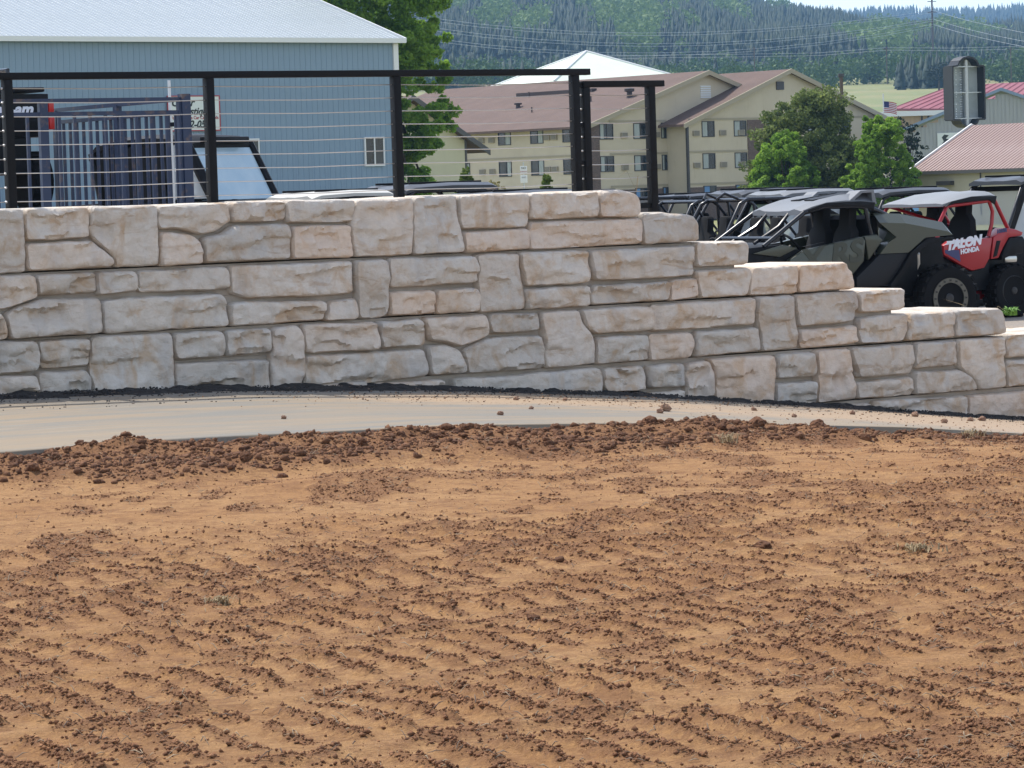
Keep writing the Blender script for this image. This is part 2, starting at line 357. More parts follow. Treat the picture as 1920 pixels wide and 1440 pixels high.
n = 5200; sg_ = RNG.uniform(-3, 11, n); tg_ = np.abs(RNG.normal(.12, .2, n)); tg_[:700] = RNG.uniform(.3, 1.2, 700); zg_ = slab_z(sg_, tg_) + np.interp(tg_, [0, .1, .25, .4, .5], [.02, .014, .006, .002, .002]); rg_ = RNG.uniform(.003, .012, n) * np.where(tg_ > .4, .7, 1)
V, F = scatter(n, rg_, np.column_stack([W0.x + D.x * sg_ + N.x * tg_, W0.y + D.y * sg_ + N.y * tg_, zg_]))
rub = np_mesh('asphalt_rubble', V, F, mat('rubble', (.03, .027, .026), .95, layers=[(9, (.20, .15, .12), .55, .68)])); tag(rub, 'crumbs of black asphalt and grit along the wall foot', 'rubble', kind='stuff')
n = 2600; sg_ = np.concatenate([RNG.normal(3.9, 1.3, 1500), RNG.uniform(4, 9.5, 1100)]); tg_ = np.concatenate([np.abs(RNG.normal(1.0, .45, 1500)), RNG.uniform(.4, 3.4, 1100)]); tg_ = np.clip(tg_, .4, 3.4); rg_ = .002 + .008 * RNG.power(.5, n) ** 3
V, F = scatter(n, rg_, np.column_stack([W0.x + D.x * sg_ + N.x * tg_, W0.y + D.y * sg_ + N.y * tg_, slab_z(sg_, tg_) + rg_ * .3]))
tag(np_mesh('grit', V, F, mat('grit_soil', (.30, .18, .10), .95, layers=[(5, (.16, .10, .07), .45, .6)])), 'red soil grit spilled over the concrete drive', 'grit', kind='stuff')

# ------------------------------------------------------------ retaining wall of cast stones
def stone_material():
    m, nd, ln, b = nodes('cast_stone')
    tc = nd.new('ShaderNodeTexCoord'); oi = nd.new('ShaderNodeObjectInfo')
    add = nd.new('ShaderNodeVectorMath'); add.operation = 'MULTIPLY_ADD'; comb = nd.new('ShaderNodeCombineXYZ')
    for i in range(3): ln.new(oi.outputs['Random'], comb.inputs[i])
    ln.new(comb.outputs[0], add.inputs[0]); add.inputs[1].default_value = (31, 17, 23); ln.new(tc.outputs['Object'], add.inputs[2]); vec = add.outputs[0]
    n1 = noise(nd, ln, 1.6, 5, .6, vec, dist=.5); n2 = noise(nd, ln, 5, 6, .62, vec, (1, 1, .8), dist=.8); n3 = noise(nd, ln, 34, 5, .65, vec); n4 = noise(nd, ln, 2.4, 4, .6, vec, (2.2, 1, .5))
    c = mixc(nd, ln, ramp(nd, ln, n1, .38, .62), (.66, .615, .55), (.70, .62, .53))
    c = mixc(nd, ln, ramp(nd, ln, n2, .50, .66, 0, .85), c, (.54, .39, .255))
    c = mixc(nd, ln, ramp(nd, ln, n4, .52, .7, 0, .5), c, (.46, .45, .44))
    c = mixc(nd, ln, ramp(nd, ln, noise(nd, ln, 3.1, 5, .7, vec, dist=1.5), .62, .72, 0, .8), c, (.68, .65, .61))
    c = mixc(nd, ln, ramp(nd, ln, n3, .56, .8, 0, .3), c, (.34, .29, .24))
    c = mixc(nd, ln, ramp(nd, ln, noise(nd, ln, 3.0, 7, .7, vec, (.8, 1, 3.2), dist=.7), .57, .66, 0, .6), c, (.40, .27, .165))
    vv = nd.new('ShaderNodeHueSaturation'); vv.inputs['Saturation'].default_value = 1; ln.new(ramp(nd, ln, oi.outputs['Random'], 0, 1, .84, 1.12), vv.inputs['Value']); ln.new(c, vv.inputs['Color']); c = vv.outputs[0]
    c = mixc(nd, ln, ramp(nd, ln, noise(nd, ln, 9, 7, .75, vec, (.8, 1, 1.4), dist=1.2), .35, .62, .3, 0), c, (.42, .37, .32))
    warm = mixc(nd, ln, .38, c, (.66, .44, .29)); c = mixc(nd, ln, ramp(nd, ln, oi.outputs['Random'], .55, 1, 0, 1), c, warm)
    ln.new(c, b.inputs['Base Color']); b.inputs['Roughness'].default_value = .9; b.inputs['Specular IOR Level'].default_value = .2
    bp = nd.new('ShaderNodeBump'); bp.inputs['Strength'].default_value = .7; bp.inputs['Distance'].default_value = .022
    ln.new(noise(nd, ln, 17, 8, .68, vec, (.8, 1, 1.25), dist=.6), bp.inputs['Height']); ln.new(bp.outputs[0], b.inputs['Normal'])
    return m
STONE = stone_material()
JOINT = mat('stone_joint', (.40, .36, .31), .95, layers=[(6, (.33, .29, .25), .45, .7)], bump=(30, .6, .01))
wall = thing('retaining_wall', 'stepped retaining wall of pale cast stone blocks beside the concrete drive', 'retaining wall', W0, WALL_RZ)

def resample(poly, step):
    out = []
    for i in range(len(poly)):
        a = np.array(poly[i]); b = np.array(poly[(i + 1) % len(poly)]); k = max(1, int(round(np.linalg.norm(b - a) / step)))
        out += [a + (b - a) * j / k for j in range(k)]
    return np.array(out)
def make_stone(idx, course, cap, poly):
    r = np.random.default_rng(100 + idx)
    p = np.array(poly)
    area = .5 * np.sum(p[:, 0] * np.roll(p[:, 1], -1) - np.roll(p[:, 0], -1) * p[:, 1])
    if area < 0: p = p[::-1]
    B = resample(p, .021)
    for _ in range(2): B = B * .5 + .25 * (np.roll(B, 1, 0) + np.roll(B, -1, 0))
    tn = np.roll(B, -1, 0) - np.roll(B, 1, 0); tn /= np.linalg.norm(tn, axis=1)[:, None] + 1e-9; inn = np.stack([-tn[:, 1], tn[:, 0]], 1)
    B = B + inn * (-.007 + .009 * vnoise(B[:, 0] * 9 + idx * 7, B[:, 1] * 9, idx))[:, None]
    ring = B + inn * .011
    lo, hi = B.min(0), B.max(0); gx, gz = np.meshgrid(np.arange(lo[0], hi[0], .0195), np.arange(lo[1], hi[1], .0195))
    G = np.stack([gx.ravel(), gz.ravel()], 1) + r.uniform(-.005, .005, (gx.size, 2))
    def dist(Q):
        A = B; C = np.roll(B, -1, 0) - B; L2 = (C ** 2).sum(1) + 1e-12
        w = np.clip(((Q[:, None] - A[None]) * C[None]).sum(2) / L2, 0, 1)
        return np.sqrt((((A[None] + C[None] * w[..., None]) - Q[:, None]) ** 2).sum(2).min(1))
    def inside(Q):
        x, y = Q[:, 0:1], Q[:, 1:2]; x0, y0 = B[:, 0], B[:, 1]; x1, y1 = np.roll(x0, -1), np.roll(y0, -1)
        cr = ((y0 > y) != (y1 > y)) & (x < (x1 - x0) * (y - y0) / (y1 - y0 + 1e-12) + x0)
        return cr.sum(1) % 2 == 1
    k = inside(ring); ring = ring[k]; ring = ring[dist(ring) > .007]
    k = inside(G); G = G[k]; G = G[dist(G) > .019]
    P = np.concatenate([B, ring, G]); nb = len(B)
    V, E, F, *_ = delaunay_2d_cdt([Vector(q) for q in P], [(i, (i + 1) % nb) for i in range(nb)], [], 1, 1e-5)
    V = np.array([tuple(v) for v in V]); d = dist(V); x, z = V[:, 0], V[:, 1]
    # relief: chisel facets, ledges and roughness
    cx, cz = (lo + hi) / 2; hw, hh = (hi - lo) / 2
    t = np.full(len(V), .05)
    for _ in range(r.integers(3, 6)):
        a, b_ = r.uniform(-.2, .2), r.uniform(-.26, .26); t = np.minimum(t, r.uniform(.022, .045) + a * (x - cx - r.uniform(-.5, .5) * hw) + b_ * (z - cz - r.uniform(-.5, .5) * hh))
    t = np.maximum(t, .0)
    for _ in range(r.integers(1, 4)):
        zl = cz + r.uniform(-.75, .75) * hh + .035 * (fbm(x * 5, x * 0 + idx, 3, idx + 3) - .5) * 2 + r.uniform(-.08, .08) * (x - cx)
        c0 = cx + r.uniform(-.8, .8) * hw; wx = r.uniform(.35, .8) * hw
        win = sstep(wx, wx * .75, np.abs(x - c0))
        t = t - r.uniform(.02, .042) * sstep(.003, -.005, z - zl) * win * sstep(-.16, -.02, z - zl)
    t = t + .026 * (fbm(x * 6 + idx * 3, z * 7, 4, idx) - .5) + .020 * (fbm(x * 17, z * 20, 3, idx + 50) - .5) - .020 * np.abs(fbm(x * 9 + 5, z * 13, 3, idx + 33) * 2 - 1) + .011 * (fbm(x * 40, z * 45, 2, idx + 80) - .5)
    rr = np.clip(d / .024, 0, 1); left = sstep(.16, 0, x - lo[0]) * r.uniform(0, .045)
    t = -.05 + (t + .05) * np.sqrt(np.clip(1 - (1 - rr) ** 2, 0, 1)) - left * rr
    t0 = -.010 * (4 - course) + .02
    back = -1.0 if cap else -.30
    verts = [(a, -(h + t0), c) for a, c, h in zip(x, z, t)]; nv = len(verts)
    faces = [tuple(f) for f in F]
    onb = list(range(nb))          # constraint points keep their order as the first ones
    for i in onb: verts.append((V[i, 0], -back, V[i, 1]))
    for i in onb: j = (i + 1) % nb; faces.append((j, i, nv + i, nv + j))
    faces.append(tuple(nv + i for i in reversed(onb)))
    me = bpy.data.meshes.new('stone'); me.from_pydata(verts, [], faces); me.materials.append(STONE)
    bm = bmesh.new(); bm.from_mesh(me); bmesh.ops.recalc_face_normals(bm, faces=bm.faces); bm.to_mesh(me); bm.free()
    for q in me.polygons: q.use_smooth = True
    me.set_sharp_from_angle(angle=math.radians(48))
    o = bpy.data.objects.new('stone', me); COL.objects.link(o); o.parent = wall
    return o
STONES = [
 (0,1,[(-0,1.423),(0.217,1.42),(0.222,0.975),(-0.021,0.978)]),
 (0,1,[(0.235,1.42),(0.725,1.419),(0.723,1.201),(0.609,1.198),(0.225,1.198)]),
 (0,0,[(0.232,1.177),(0.746,1.182),(0.79,1.144),(0.908,1.043),(0.903,0.989),(0.245,0.988)]),
 (0,1,[(0.741,1.419),(1.27,1.413),(1.272,0.984),(0.924,0.984),(0.917,1.057),(0.761,1.193),(0.734,1.275)]),
 (0,1,[(1.286,1.412),(1.855,1.414),(1.874,1.28),(1.75,1.214),(1.621,1.193),(1.48,1.23),(1.386,1.247),(1.288,1.246)]),
 (0,0,[(1.29,1.223),(1.384,1.219),(1.518,1.201),(1.596,1.156),(1.632,1.064),(1.631,0.981),(1.282,0.978)]),
 (0,0,[(1.636,1.169),(1.782,1.192),(1.913,1.251),(2.363,1.243),(2.382,1.108),(2.357,0.988),(1.653,0.991),(1.656,1.063)]),
 (0,1,[(1.88,1.417),(2.342,1.414),(2.34,1.279),(2.224,1.273),(1.885,1.273)]),
 (0,1,[(2.349,1.418),(2.927,1.408),(2.924,1.247),(2.355,1.253)]),
 (0,0,[(2.379,1.228),(2.889,1.222),(2.905,0.981),(2.385,0.986)]),
 (0,1,[(2.935,1.409),(3.439,1.406),(3.447,1.266),(3.421,0.976),(2.923,0.98),(2.902,1.225)]),
 (0,1,[(3.456,1.411),(3.834,1.416),(3.84,1.254),(3.879,1.076),(3.87,0.981),(3.434,0.978),(3.435,1.092)]),
 (0,1,[(3.846,1.415),(4.507,1.412),(4.506,1.233),(4.488,1.152),(3.877,1.157),(3.863,1.253)]),
 (0,0,[(3.885,1.135),(4.497,1.14),(4.503,0.98),(3.896,0.975)]),
 (0,1,[(4.522,1.409),(5.155,1.407),(5.17,1.303),(5.147,1.206),(4.518,1.21)]),
 (0,1,[(5.178,1.412),(5.382,1.416),(5.533,1.384),(5.584,1.322),(5.574,1.215),(5.545,1.198),(5.175,1.202)]),
 (0,1,[(4.517,1.188),(5.583,1.185),(5.592,1.108),(5.576,0.986),(4.512,0.976)]),
 (0,1,[(5.606,1.223),(5.775,1.226),(6.083,1.195),(6.134,1.13),(6.156,0.989),(5.597,0.98)]),
 (1,0,[(-0.021,0.965),(0.274,0.955),(0.288,0.83),(0.282,0.793),(0.138,0.756),(0.033,0.727),(-0.032,0.726)]),
 (1,0,[(0.289,0.959),(0.751,0.958),(0.766,0.878),(0.76,0.816),(0.441,0.817),(0.298,0.816)]),
 (1,0,[(-0.033,0.71),(0.017,0.708),(0.05,0.612),(0.046,0.518),(-0.042,0.516)]),
 (1,0,[(0.046,0.693),(0.152,0.742),(0.319,0.788),(0.781,0.774),(0.8,0.67),(0.778,0.523),(0.068,0.519)]),
 (1,0,[(0.769,0.957),(1.075,0.954),(1.087,0.878),(1.08,0.809),(0.898,0.803),(0.771,0.788)]),
 (1,0,[(1.097,0.953),(1.82,0.952),(1.845,0.902),(1.837,0.797),(1.652,0.791),(1.107,0.801)]),
 (1,0,[(0.796,0.753),(0.958,0.766),(1.763,0.762),(1.809,0.707),(1.821,0.523),(0.805,0.522),(0.801,0.643)]),
 (1,0,[(1.849,0.958),(2.895,0.952),(2.886,0.715),(2.498,0.711),(1.988,0.72),(1.847,0.761)]),
 (1,0,[(1.837,0.684),(1.89,0.696),(2.647,0.668),(2.645,0.611),(2.611,0.527),(1.839,0.522)]),
 (1,0,[(2.689,0.664),(2.901,0.678),(2.915,0.598),(2.912,0.519),(2.624,0.523),(2.662,0.61)]),
 (1,0,[(2.914,0.959),(3.187,0.955),(3.205,0.839),(3.189,0.578),(3.152,0.522),(2.935,0.525),(2.931,0.677),(2.908,0.822)]),
 (1,0,[(3.21,0.962),(3.966,0.952),(3.995,0.865),(3.985,0.747),(3.604,0.742),(3.215,0.744),(3.214,0.853)]),
 (1,0,[(3.211,0.708),(3.599,0.705),(3.596,0.529),(3.201,0.531)]),
 (1,0,[(3.624,0.709),(3.983,0.706),(4,0.629),(3.989,0.523),(3.617,0.526)]),
 (1,0,[(3.993,0.961),(4.39,0.957),(4.4,0.76),(4.436,0.594),(4.429,0.522),(4.017,0.517),(4.009,0.687),(4.016,0.85)]),
 (1,0,[(4.406,0.961),(5.063,0.951),(5.061,0.762),(5.044,0.699),(4.471,0.697),(4.426,0.818)]),
 (1,0,[(4.428,0.676),(5.053,0.679),(5.058,0.52),(4.449,0.519)]),
 (1,0,[(5.081,0.948),(6.101,0.953),(6.082,0.712),(5.414,0.706),(5.103,0.723)]),
 (1,0,[(5.081,0.678),(5.85,0.675),(5.808,0.533),(5.075,0.529)]),
 (1,0,[(5.872,0.687),(6.113,0.694),(6.119,0.54),(5.834,0.523)]),
 (1,1,[(6.118,0.974),(6.624,0.969),(6.65,0.92),(6.634,0.784),(6.127,0.782)]),
 (1,0,[(6.105,0.749),(6.649,0.753),(6.68,0.696),(6.619,0.531),(6.145,0.531),(6.128,0.655)]),
 (1,1,[(6.693,0.755),(7.15,0.759),(7.148,0.529),(6.641,0.53),(6.668,0.666)]),
 (1,1,[(7.167,0.758),(7.674,0.76),(7.684,0.703),(7.735,0.683),(7.747,0.537),(7.165,0.532)]),
 (2,0,[(-0.042,0.509),(0.254,0.504),(0.279,0.411),(0.275,0.316),(0.244,0.284),(-0.052,0.281)]),
 (2,0,[(0.271,0.499),(0.685,0.498),(0.679,0.306),(0.312,0.3),(0.289,0.383)]),
 (2,0,[(-0.053,0.267),(0.25,0.266),(0.275,0.153),(0.273,0.099),(-0.06,0.12)]),
 (2,0,[(0.266,0.28),(0.652,0.274),(0.684,0.21),(0.678,0.073),(0.288,0.098)]),
 (2,0,[(0.7,0.49),(0.731,0.507),(1.337,0.499),(1.349,0.282),(1.346,0.032),(0.704,0.072),(0.691,0.292)]),
 (2,0,[(1.361,0.498),(1.744,0.496),(1.769,0.399),(1.757,0.309),(1.376,0.302),(1.361,0.393)]),
 (2,0,[(1.784,0.494),(2.158,0.492),(2.156,0.315),(1.792,0.307)]),
 (2,0,[(1.356,0.282),(2.141,0.266),(2.139,0.103),(2.134,-0.018),(1.355,0.031)]),
 (2,0,[(2.178,0.491),(2.398,0.501),(2.445,0.421),(2.438,0.149),(2.405,0.073),(2.384,-0.033),(2.153,-0.019),(2.159,0.308)]),
 (2,0,[(2.438,0.506),(3.063,0.491),(3.096,0.394),(3.078,0.284),(2.452,0.294)]),
 (2,0,[(3.091,0.49),(3.471,0.499),(3.515,0.417),(3.511,0.296),(3.12,0.293),(3.11,0.393)]),
 (2,0,[(2.451,0.27),(3.481,0.27),(3.524,0.151),(3.516,0.063),(2.441,0.028)]),
 (2,0,[(3.498,0.498),(4.065,0.5),(4.093,0.402),(4.082,0.336),(3.94,0.291),(3.832,0.267),(3.693,0.31),(3.544,0.33),(3.53,0.415)]),
 (2,0,[(3.519,0.287),(3.692,0.29),(3.822,0.235),(3.859,0.133),(3.853,0.062),(3.554,0.065),(3.536,0.181)]),
 (2,0,[(4.113,0.505),(4.56,0.491),(4.564,0.356),(4.393,0.349),(4.109,0.353),(4.104,0.446)]),
 (2,0,[(3.853,0.24),(4.103,0.324),(4.579,0.317),(4.6,0.211),(4.587,0.059),(3.881,0.058),(3.876,0.147)]),
 (2,0,[(4.578,0.494),(4.933,0.496),(4.967,0.403),(5.062,0.292),(5.078,0.201),(5.072,0.064),(4.607,0.057),(4.615,0.255),(4.591,0.347)]),
 (2,0,[(4.958,0.495),(5.615,0.494),(5.649,0.385),(5.614,0.302),(5.094,0.298),(5.007,0.356)]),
 (2,0,[(5.097,0.272),(5.593,0.273),(5.599,0.065),(5.089,0.06)]),
 (2,0,[(5.648,0.494),(6.685,0.51),(6.672,0.296),(5.651,0.292)]),
 (2,0,[(5.628,0.263),(6.033,0.264),(6.067,0.164),(6.026,0.06),(5.621,0.061)]),
 (2,0,[(6.082,0.265),(6.715,0.268),(6.738,0.128),(6.725,0.077),(6.074,0.066)]),
 (2,0,[(6.707,0.514),(7.086,0.514),(7.098,0.388),(7.135,0.138),(7.127,0.082),(6.758,0.071),(6.746,0.21),(6.712,0.341)]),
 (2,0,[(7.114,0.513),(7.77,0.519),(7.77,0.356),(7.738,0.269),(7.15,0.254),(7.131,0.351)]),
 (2,0,[(7.154,0.224),(7.76,0.237),(7.761,0.087),(7.172,0.075)]),
 (2,1,[(7.781,0.518),(8.296,0.518),(8.284,0.345),(7.804,0.332)]),
 (2,0,[(7.791,0.293),(8.23,0.307),(8.324,0.303),(8.296,0.161),(8.263,0.078),(7.778,0.077)]),
 (2,1,[(8.342,0.302),(8.85,0.3),(8.855,0.079),(8.293,0.077),(8.32,0.196)]),
 (2,1,[(8.875,0.303),(9.37,0.298),(9.418,0.241),(9.419,0.077),(8.873,0.078)]),
 (3,0,[(3.02,0.036),(3.606,0.029),(3.654,0.026),(3.662,-0.128),(3.015,-0.087)]),
 (3,0,[(3.751,0.025),(4.093,0.021),(5.103,0.036),(5.128,0.001),(5.123,-0.119),(5.085,-0.18),(5.015,-0.254),(3.767,-0.175)]),
 (3,0,[(5.149,0.021),(5.541,0.024),(5.569,-0.058),(5.554,-0.171),(5.178,-0.165),(5.146,-0.075)]),
 (3,0,[(5.588,0.021),(5.939,0.027),(5.947,-0.046),(5.943,-0.165),(5.597,-0.157)]),
 (3,0,[(5.152,-0.188),(5.559,-0.196),(5.554,-0.331),(5.147,-0.305)]),
 (3,0,[(5.596,-0.194),(5.936,-0.19),(5.93,-0.355),(5.591,-0.333)]),
 (3,0,[(5.971,0.016),(6.176,0.035),(6.238,-0.037),(6.226,-0.375),(5.957,-0.357)]),
 (3,0,[(6.192,0.042),(6.873,0.035),(6.882,-0.027),(6.84,-0.436),(6.258,-0.398),(6.254,-0.055)]),
 (3,0,[(6.907,0.037),(7.272,0.039),(7.298,-0.05),(7.294,-0.159),(6.889,-0.161)]),
 (3,0,[(6.876,-0.195),(7.281,-0.198),(7.272,-0.464),(6.868,-0.438)]),
 (3,0,[(7.313,0.05),(7.661,0.048),(7.687,-0.054),(7.726,-0.255),(7.716,-0.374),(7.315,-0.384),(7.312,-0.117)]),
 (3,0,[(7.702,0.051),(8.375,0.046),(8.376,-0.111),(8.343,-0.198),(7.757,-0.2),(7.726,-0.074)]),
 (3,0,[(7.744,-0.234),(8.354,-0.23),(8.355,-0.378),(7.763,-0.377)]),
 (3,0,[(8.399,0.053),(8.848,0.052),(8.848,-0.16),(8.392,-0.157)]),
 (3,0,[(8.391,-0.188),(8.871,-0.198),(8.99,-0.263),(9.061,-0.336),(9.066,-0.386),(8.385,-0.38)]),
 (3,0,[(8.879,0.055),(9.405,0.055),(9.404,-0.379),(9.102,-0.384),(9.062,-0.304),(8.884,-0.171)]),
 (3,1,[(9.443,0.071),(9.868,0.072),(9.862,-0.126),(9.437,-0.13)]),
 (3,1,[(9.436,-0.152),(9.862,-0.149),(9.855,-0.374),(9.429,-0.381)]),
 (4,0,[(7.336,-0.42),(7.883,-0.415),(7.888,-0.615),(7.331,-0.578)]),
 (4,0,[(7.913,-0.408),(8.942,-0.424),(8.953,-0.483),(8.939,-0.732),(7.904,-0.661)]),
 (4,0,[(8.973,-0.426),(9.853,-0.425),(9.84,-0.84),(8.962,-0.779)]),
]

zb = [1.42, .977, .52, .062, -.385, -.84]
rr = random.Random(3)
for c in range(5):                      # the courses carry on past the left of the view
    s1 = -.02 if c < 3 else (2.98 if c == 3 else 7.2); s = s1
    while s > s1 - 4.2:
        w = rr.uniform(.35, .8); a, b_ = s - w, s - .012; z1, z0 = zb[c] - .004, zb[c + 1] + .008
        if rr.random() < .35: STONES.append((c, c == 0, [(a, z1), (b_, z1), (b_, z0), (a, z0)]))
        else:
            zm = z0 + (z1 - z0) * rr.uniform(.4, .6)
            STONES.append((c, c == 0, [(a, z1), (b_, z1), (b_, zm + .01), (a, zm + .01)])); STONES.append((c, 0, [(a, zm - .01), (b_, zm - .01), (b_, z0), (a, z0)]))
        s -= w
for c in (4, 3):                        # and on down the slope to the right
    s = 9.87
    while s < 12.4 + (c - 3) * 1.2:
        w = rr.uniform(.4, .8); z1, z0 = zb[c] - .004, zb[c + 1] + .008; zm = (z0 + z1) / 2 + rr.uniform(-.05, .05)
        if c == 3: STONES.append((c, 1, [(s, z1), (s + w - .012, z1), (s + w - .012, zm + .01), (s, zm + .01)]))
        STONES.append((c, 0, [(s, (zm - .01) if c == 3 else z1), (s + w - .012, (zm - .01) if c == 3 else z1), (s + w - .012, z0), (s, z0)])); s += w
for i, (c, cap, poly) in enumerate(STONES): make_stone(i, c, cap, poly)
core = MB()
for (s1, za, zc, c) in [(5.50, 1.2, 1.385, 0), (6.08, .977, 1.2, 0), (6.55, .745, .977, 1), (7.65, .52, .745, 1), (8.2, .295, .52, 2), (9.35, .062, .295, 2), (12.3, -.385, .062, 3), (13.4, -1.3, -.385, 4)]:
    g0 = .006 if za in (.977, .52, .062, -.385) else .001; g1 = .005 if zc in (.977, .52, .062, -.385) else .001
    core.span((-4.3, .095 + .010 * (4 - c) - .02, za + g0), (s1, .40, zc - g1))
    core.span((-4.3, .401, za + .001), (s1 - .05, .62, zc - .001))
core.build('wall_core', JOINT, wall)

# ------------------------------------------------------------ land behind the wall
def bear(x, y): return ((x - 960) - .032 * (y - 720)) / 6160          # bearing (X/Y) and height of far points seen at photo position x, y
def rise(x, y): return (354 - .032 * (x - 960) - y) / 6160
def lot_z(x): return np.interp(x, [-40, -8, -4, -1.5, 1, 3, 30], [.8, .5, .4, 0, -.4, -.45, -.6])
GRAVEL = mat('gravel_lot', (.27, .24, .21), .95, layers=[(.8, (.34, .27, .20), .4, .65), (30, (.17, .15, .14), .45, .7)], bump=(40, .8, .02))
sv = np.linspace(-45, 60, 160); tv = np.concatenate([np.linspace(.6, 4, 30), np.linspace(4.4, 62, 50)])
SS, TT = np.meshgrid(sv, tv); XX = W0.x + D.x * SS - N.x * TT; YY = W0.y + D.y * SS - N.y * TT
wall_top = -.06 + np.interp(SS, [-40, 5.4, 5.5, 6.0, 6.1, 6.5, 6.6, 7.6, 7.7, 8.1, 8.2, 9.3, 9.4, 12.3, 12.4, 60], [1.25, 1.25, 1.1, 1.1, .9, .9, .68, .68, .45, .45, .22, .22, 0, 0, -.5, -.6])
ZZ = lot_z(XX); ZZ = ZZ + (np.maximum(wall_top, ZZ) - ZZ) * sstep(4.5, 1.2, TT) + .03 * (fbm(XX * .8, YY * .8, 3, 2) - .5)
n1_, n2_ = len(sv), len(tv); I = (np.arange(n2_ - 1)[:, None] * n1_ + np.arange(n1_ - 1)[None]).ravel()
lot = np_mesh('gravel_lot', np.stack([XX, YY, ZZ], -1).reshape(-1, 3), np.stack([I, I + 1, I + n1_ + 1, I + n1_], 1), GRAVEL, smooth=True); tag(lot, kind='structure')

def far_z(x, y):
    base = np.interp(x, [-30, -8, 5, 80], [1.0, .8, -1.4, -2])
    lz = lot_z(x) - .25
    z = lz + (base - lz) * sstep(60, 120, y)
    return z + np.interp(y, [0, 285, 600, 1000, 1300, 6000], [0, 0, 15, 31, 46, 60]) + 1.2 * (fbm(x * .01, y * .01, 3, 6) - .5) * sstep(300, 500, y)
def field_material():
    m, nd, ln, b = nodes('field_grass')
    c = mixc(nd, ln, ramp(nd, ln, noise(nd, ln, .006, 5, .6, sc3=(1, .3, 1)), .4, .6), (.22, .21, .075), (.11, .15, .045))
    c = mixc(nd, ln, ramp(nd, ln, noise(nd, ln, .05, 6, .65, sc3=(1, .2, 1)), .45, .7, 0, .7), c, (.27, .22, .105))
    ln.new(c, b.inputs['Base Color']); b.inputs['Roughness'].default_value = .95
    return m
FIELD = field_material()
av = np.linspace(-1.2, 1.2, 220); yv = np.concatenate([np.linspace(56, 300, 40), np.geomspace(310, 7000, 70)])
A_, YV = np.meshgrid(av, yv); XV = A_ * YV; ZV = far_z(XV, YV)
n1_, n2_ = len(av), len(yv); I = (np.arange(n2_ - 1)[:, None] * n1_ + np.arange(n1_ - 1)[None]).ravel()
gr = np_mesh('ground', np.stack([XV, YV, ZV], -1).reshape(-1, 3), np.stack([I, I + 1, I + n1_ + 1, I + n1_], 1), FIELD, smooth=True); tag(gr, kind='structure')

FLOOR = mat('forest_floor', (.018, .028, .016), .95, layers=[(.01, (.05, .065, .028), .55, .75)])
class Hill:
    def __init__(h, name, yf, yr, foot, ridge, seed):
        h.yf, h.yr, h.seed = yf, yr, seed
        h.fa = [bear(*p) for p in foot]; h.fz = [1.45 + rise(*p) * yf for p in foot]
        h.ra = [bear(*p) for p in ridge]; h.rz = [1.45 + rise(*p) * yr for p in ridge]
        av = np.linspace(-.32, .36, 150); uv = np.linspace(-.15, 1.5, 46); A, U = np.meshgrid(av, uv); V = h.pos(A, U); n1, n2 = len(av), len(uv)
        I = (np.arange(n2 - 1)[:, None] * n1 + np.arange(n1 - 1)[None]).ravel()
        h.o = tag(np_mesh(name, V.reshape(-1, 3), np.stack([I, I + 1, I + n1 + 1, I + n1], 1), FLOOR, smooth=True), kind='structure')
    def pos(h, a, u):
        y = h.yf + (h.yr - h.yf) * u; f = np.interp(a, h.fa, h.fz); r = np.interp(a, h.ra, h.rz)
        e = np.where(u < 1, np.clip(u, -.2, 1) ** 1.15 if False else u * (1.25 - .25 * u), 1 - (u - 1) * .8)
        z = f + (r - f) * e + 14 * (fbm(a * 60 + h.seed, u * 5, 3, h.seed) - .5) * np.clip(u * 3, 0, 1)
        return np.stack([a * y, y, z], -1)
H1 = Hill('hill', 1300, 2600, [(-900, 118), (2800, 118)], [(-1200, -30), (600, -60), (860, -45), (1050, -40), (1250, -22), (1400, 22), (1480, 40), (1560, 56), (1640, 70), (1760, 88), (2600, 104)], 3)
H2 = Hill('hill', 1700, 2300, [(900, 105), (2800, 95)], [(900, 108), (1500, 92), (1620, 78), (1750, 70), (1830, 66), (1920, 56), (2200, 30), (2800, 10)], 9)
H3 = Hill('hill', 3600, 4800, [(600, 100), (2800, 80)], [(900, 60), (1450, 56), (1560, 46), (1640, 34), (1690, 38), (1750, 44), (1850, 38), (1930, 28), (2300, 20), (2800, 20)], 5)
def tree_material(name, cols, trans=.25):
    m, nd, ln, b = nodes(name); a = nd.new('ShaderNodeAttribute'); a.attribute_name = 'tint'
    c = cols[0]
    for k in range(1, len(cols)): c = mixc(nd, ln, ramp(nd, ln, a.outputs['Fac'], (k - 1) / (len(cols) - 1), k / (len(cols) - 1)), c, cols[k])
    if trans:
        tr = nd.new('ShaderNodeBsdfTranslucent'); mx = nd.new('ShaderNodeMixShader'); mx.inputs[0].default_value = trans
        ln.new(c, tr.inputs[0]); ln.new(b.outputs[0], mx.inputs[1]); ln.new(tr.outputs[0], mx.inputs[2]); ln.new(mx.outputs[0], nd['Material Output'].inputs[0])
    ln.new(c, b.inputs['Base Color']); b.inputs['Roughness'].default_value = .7; b.inputs['Specular IOR Level'].default_value = .25
    return m
CONIFER = tree_material('conifer', [(.008, .021, .016), (.016, .034, .022), (.028, .046, .024)], 0)
LEAF = tree_material('leaf', [(.10, .19, .022), (.19, .33, .04), (.32, .46, .07)], .5)
LEAF_Y = tree_material('leaf_yellow', [(.08, .12, .025), (.14, .20, .04), (.21, .27, .06)], .35)
LEAF_D = tree_material('leaf_dark', [(.07, .10, .028), (.14, .18, .05), (.25, .30, .09)], .4)
ASPEN = tree_material('aspen_leaf', [(.09, .15, .045), (.13, .20, .06), (.18, .25, .085)], .3)
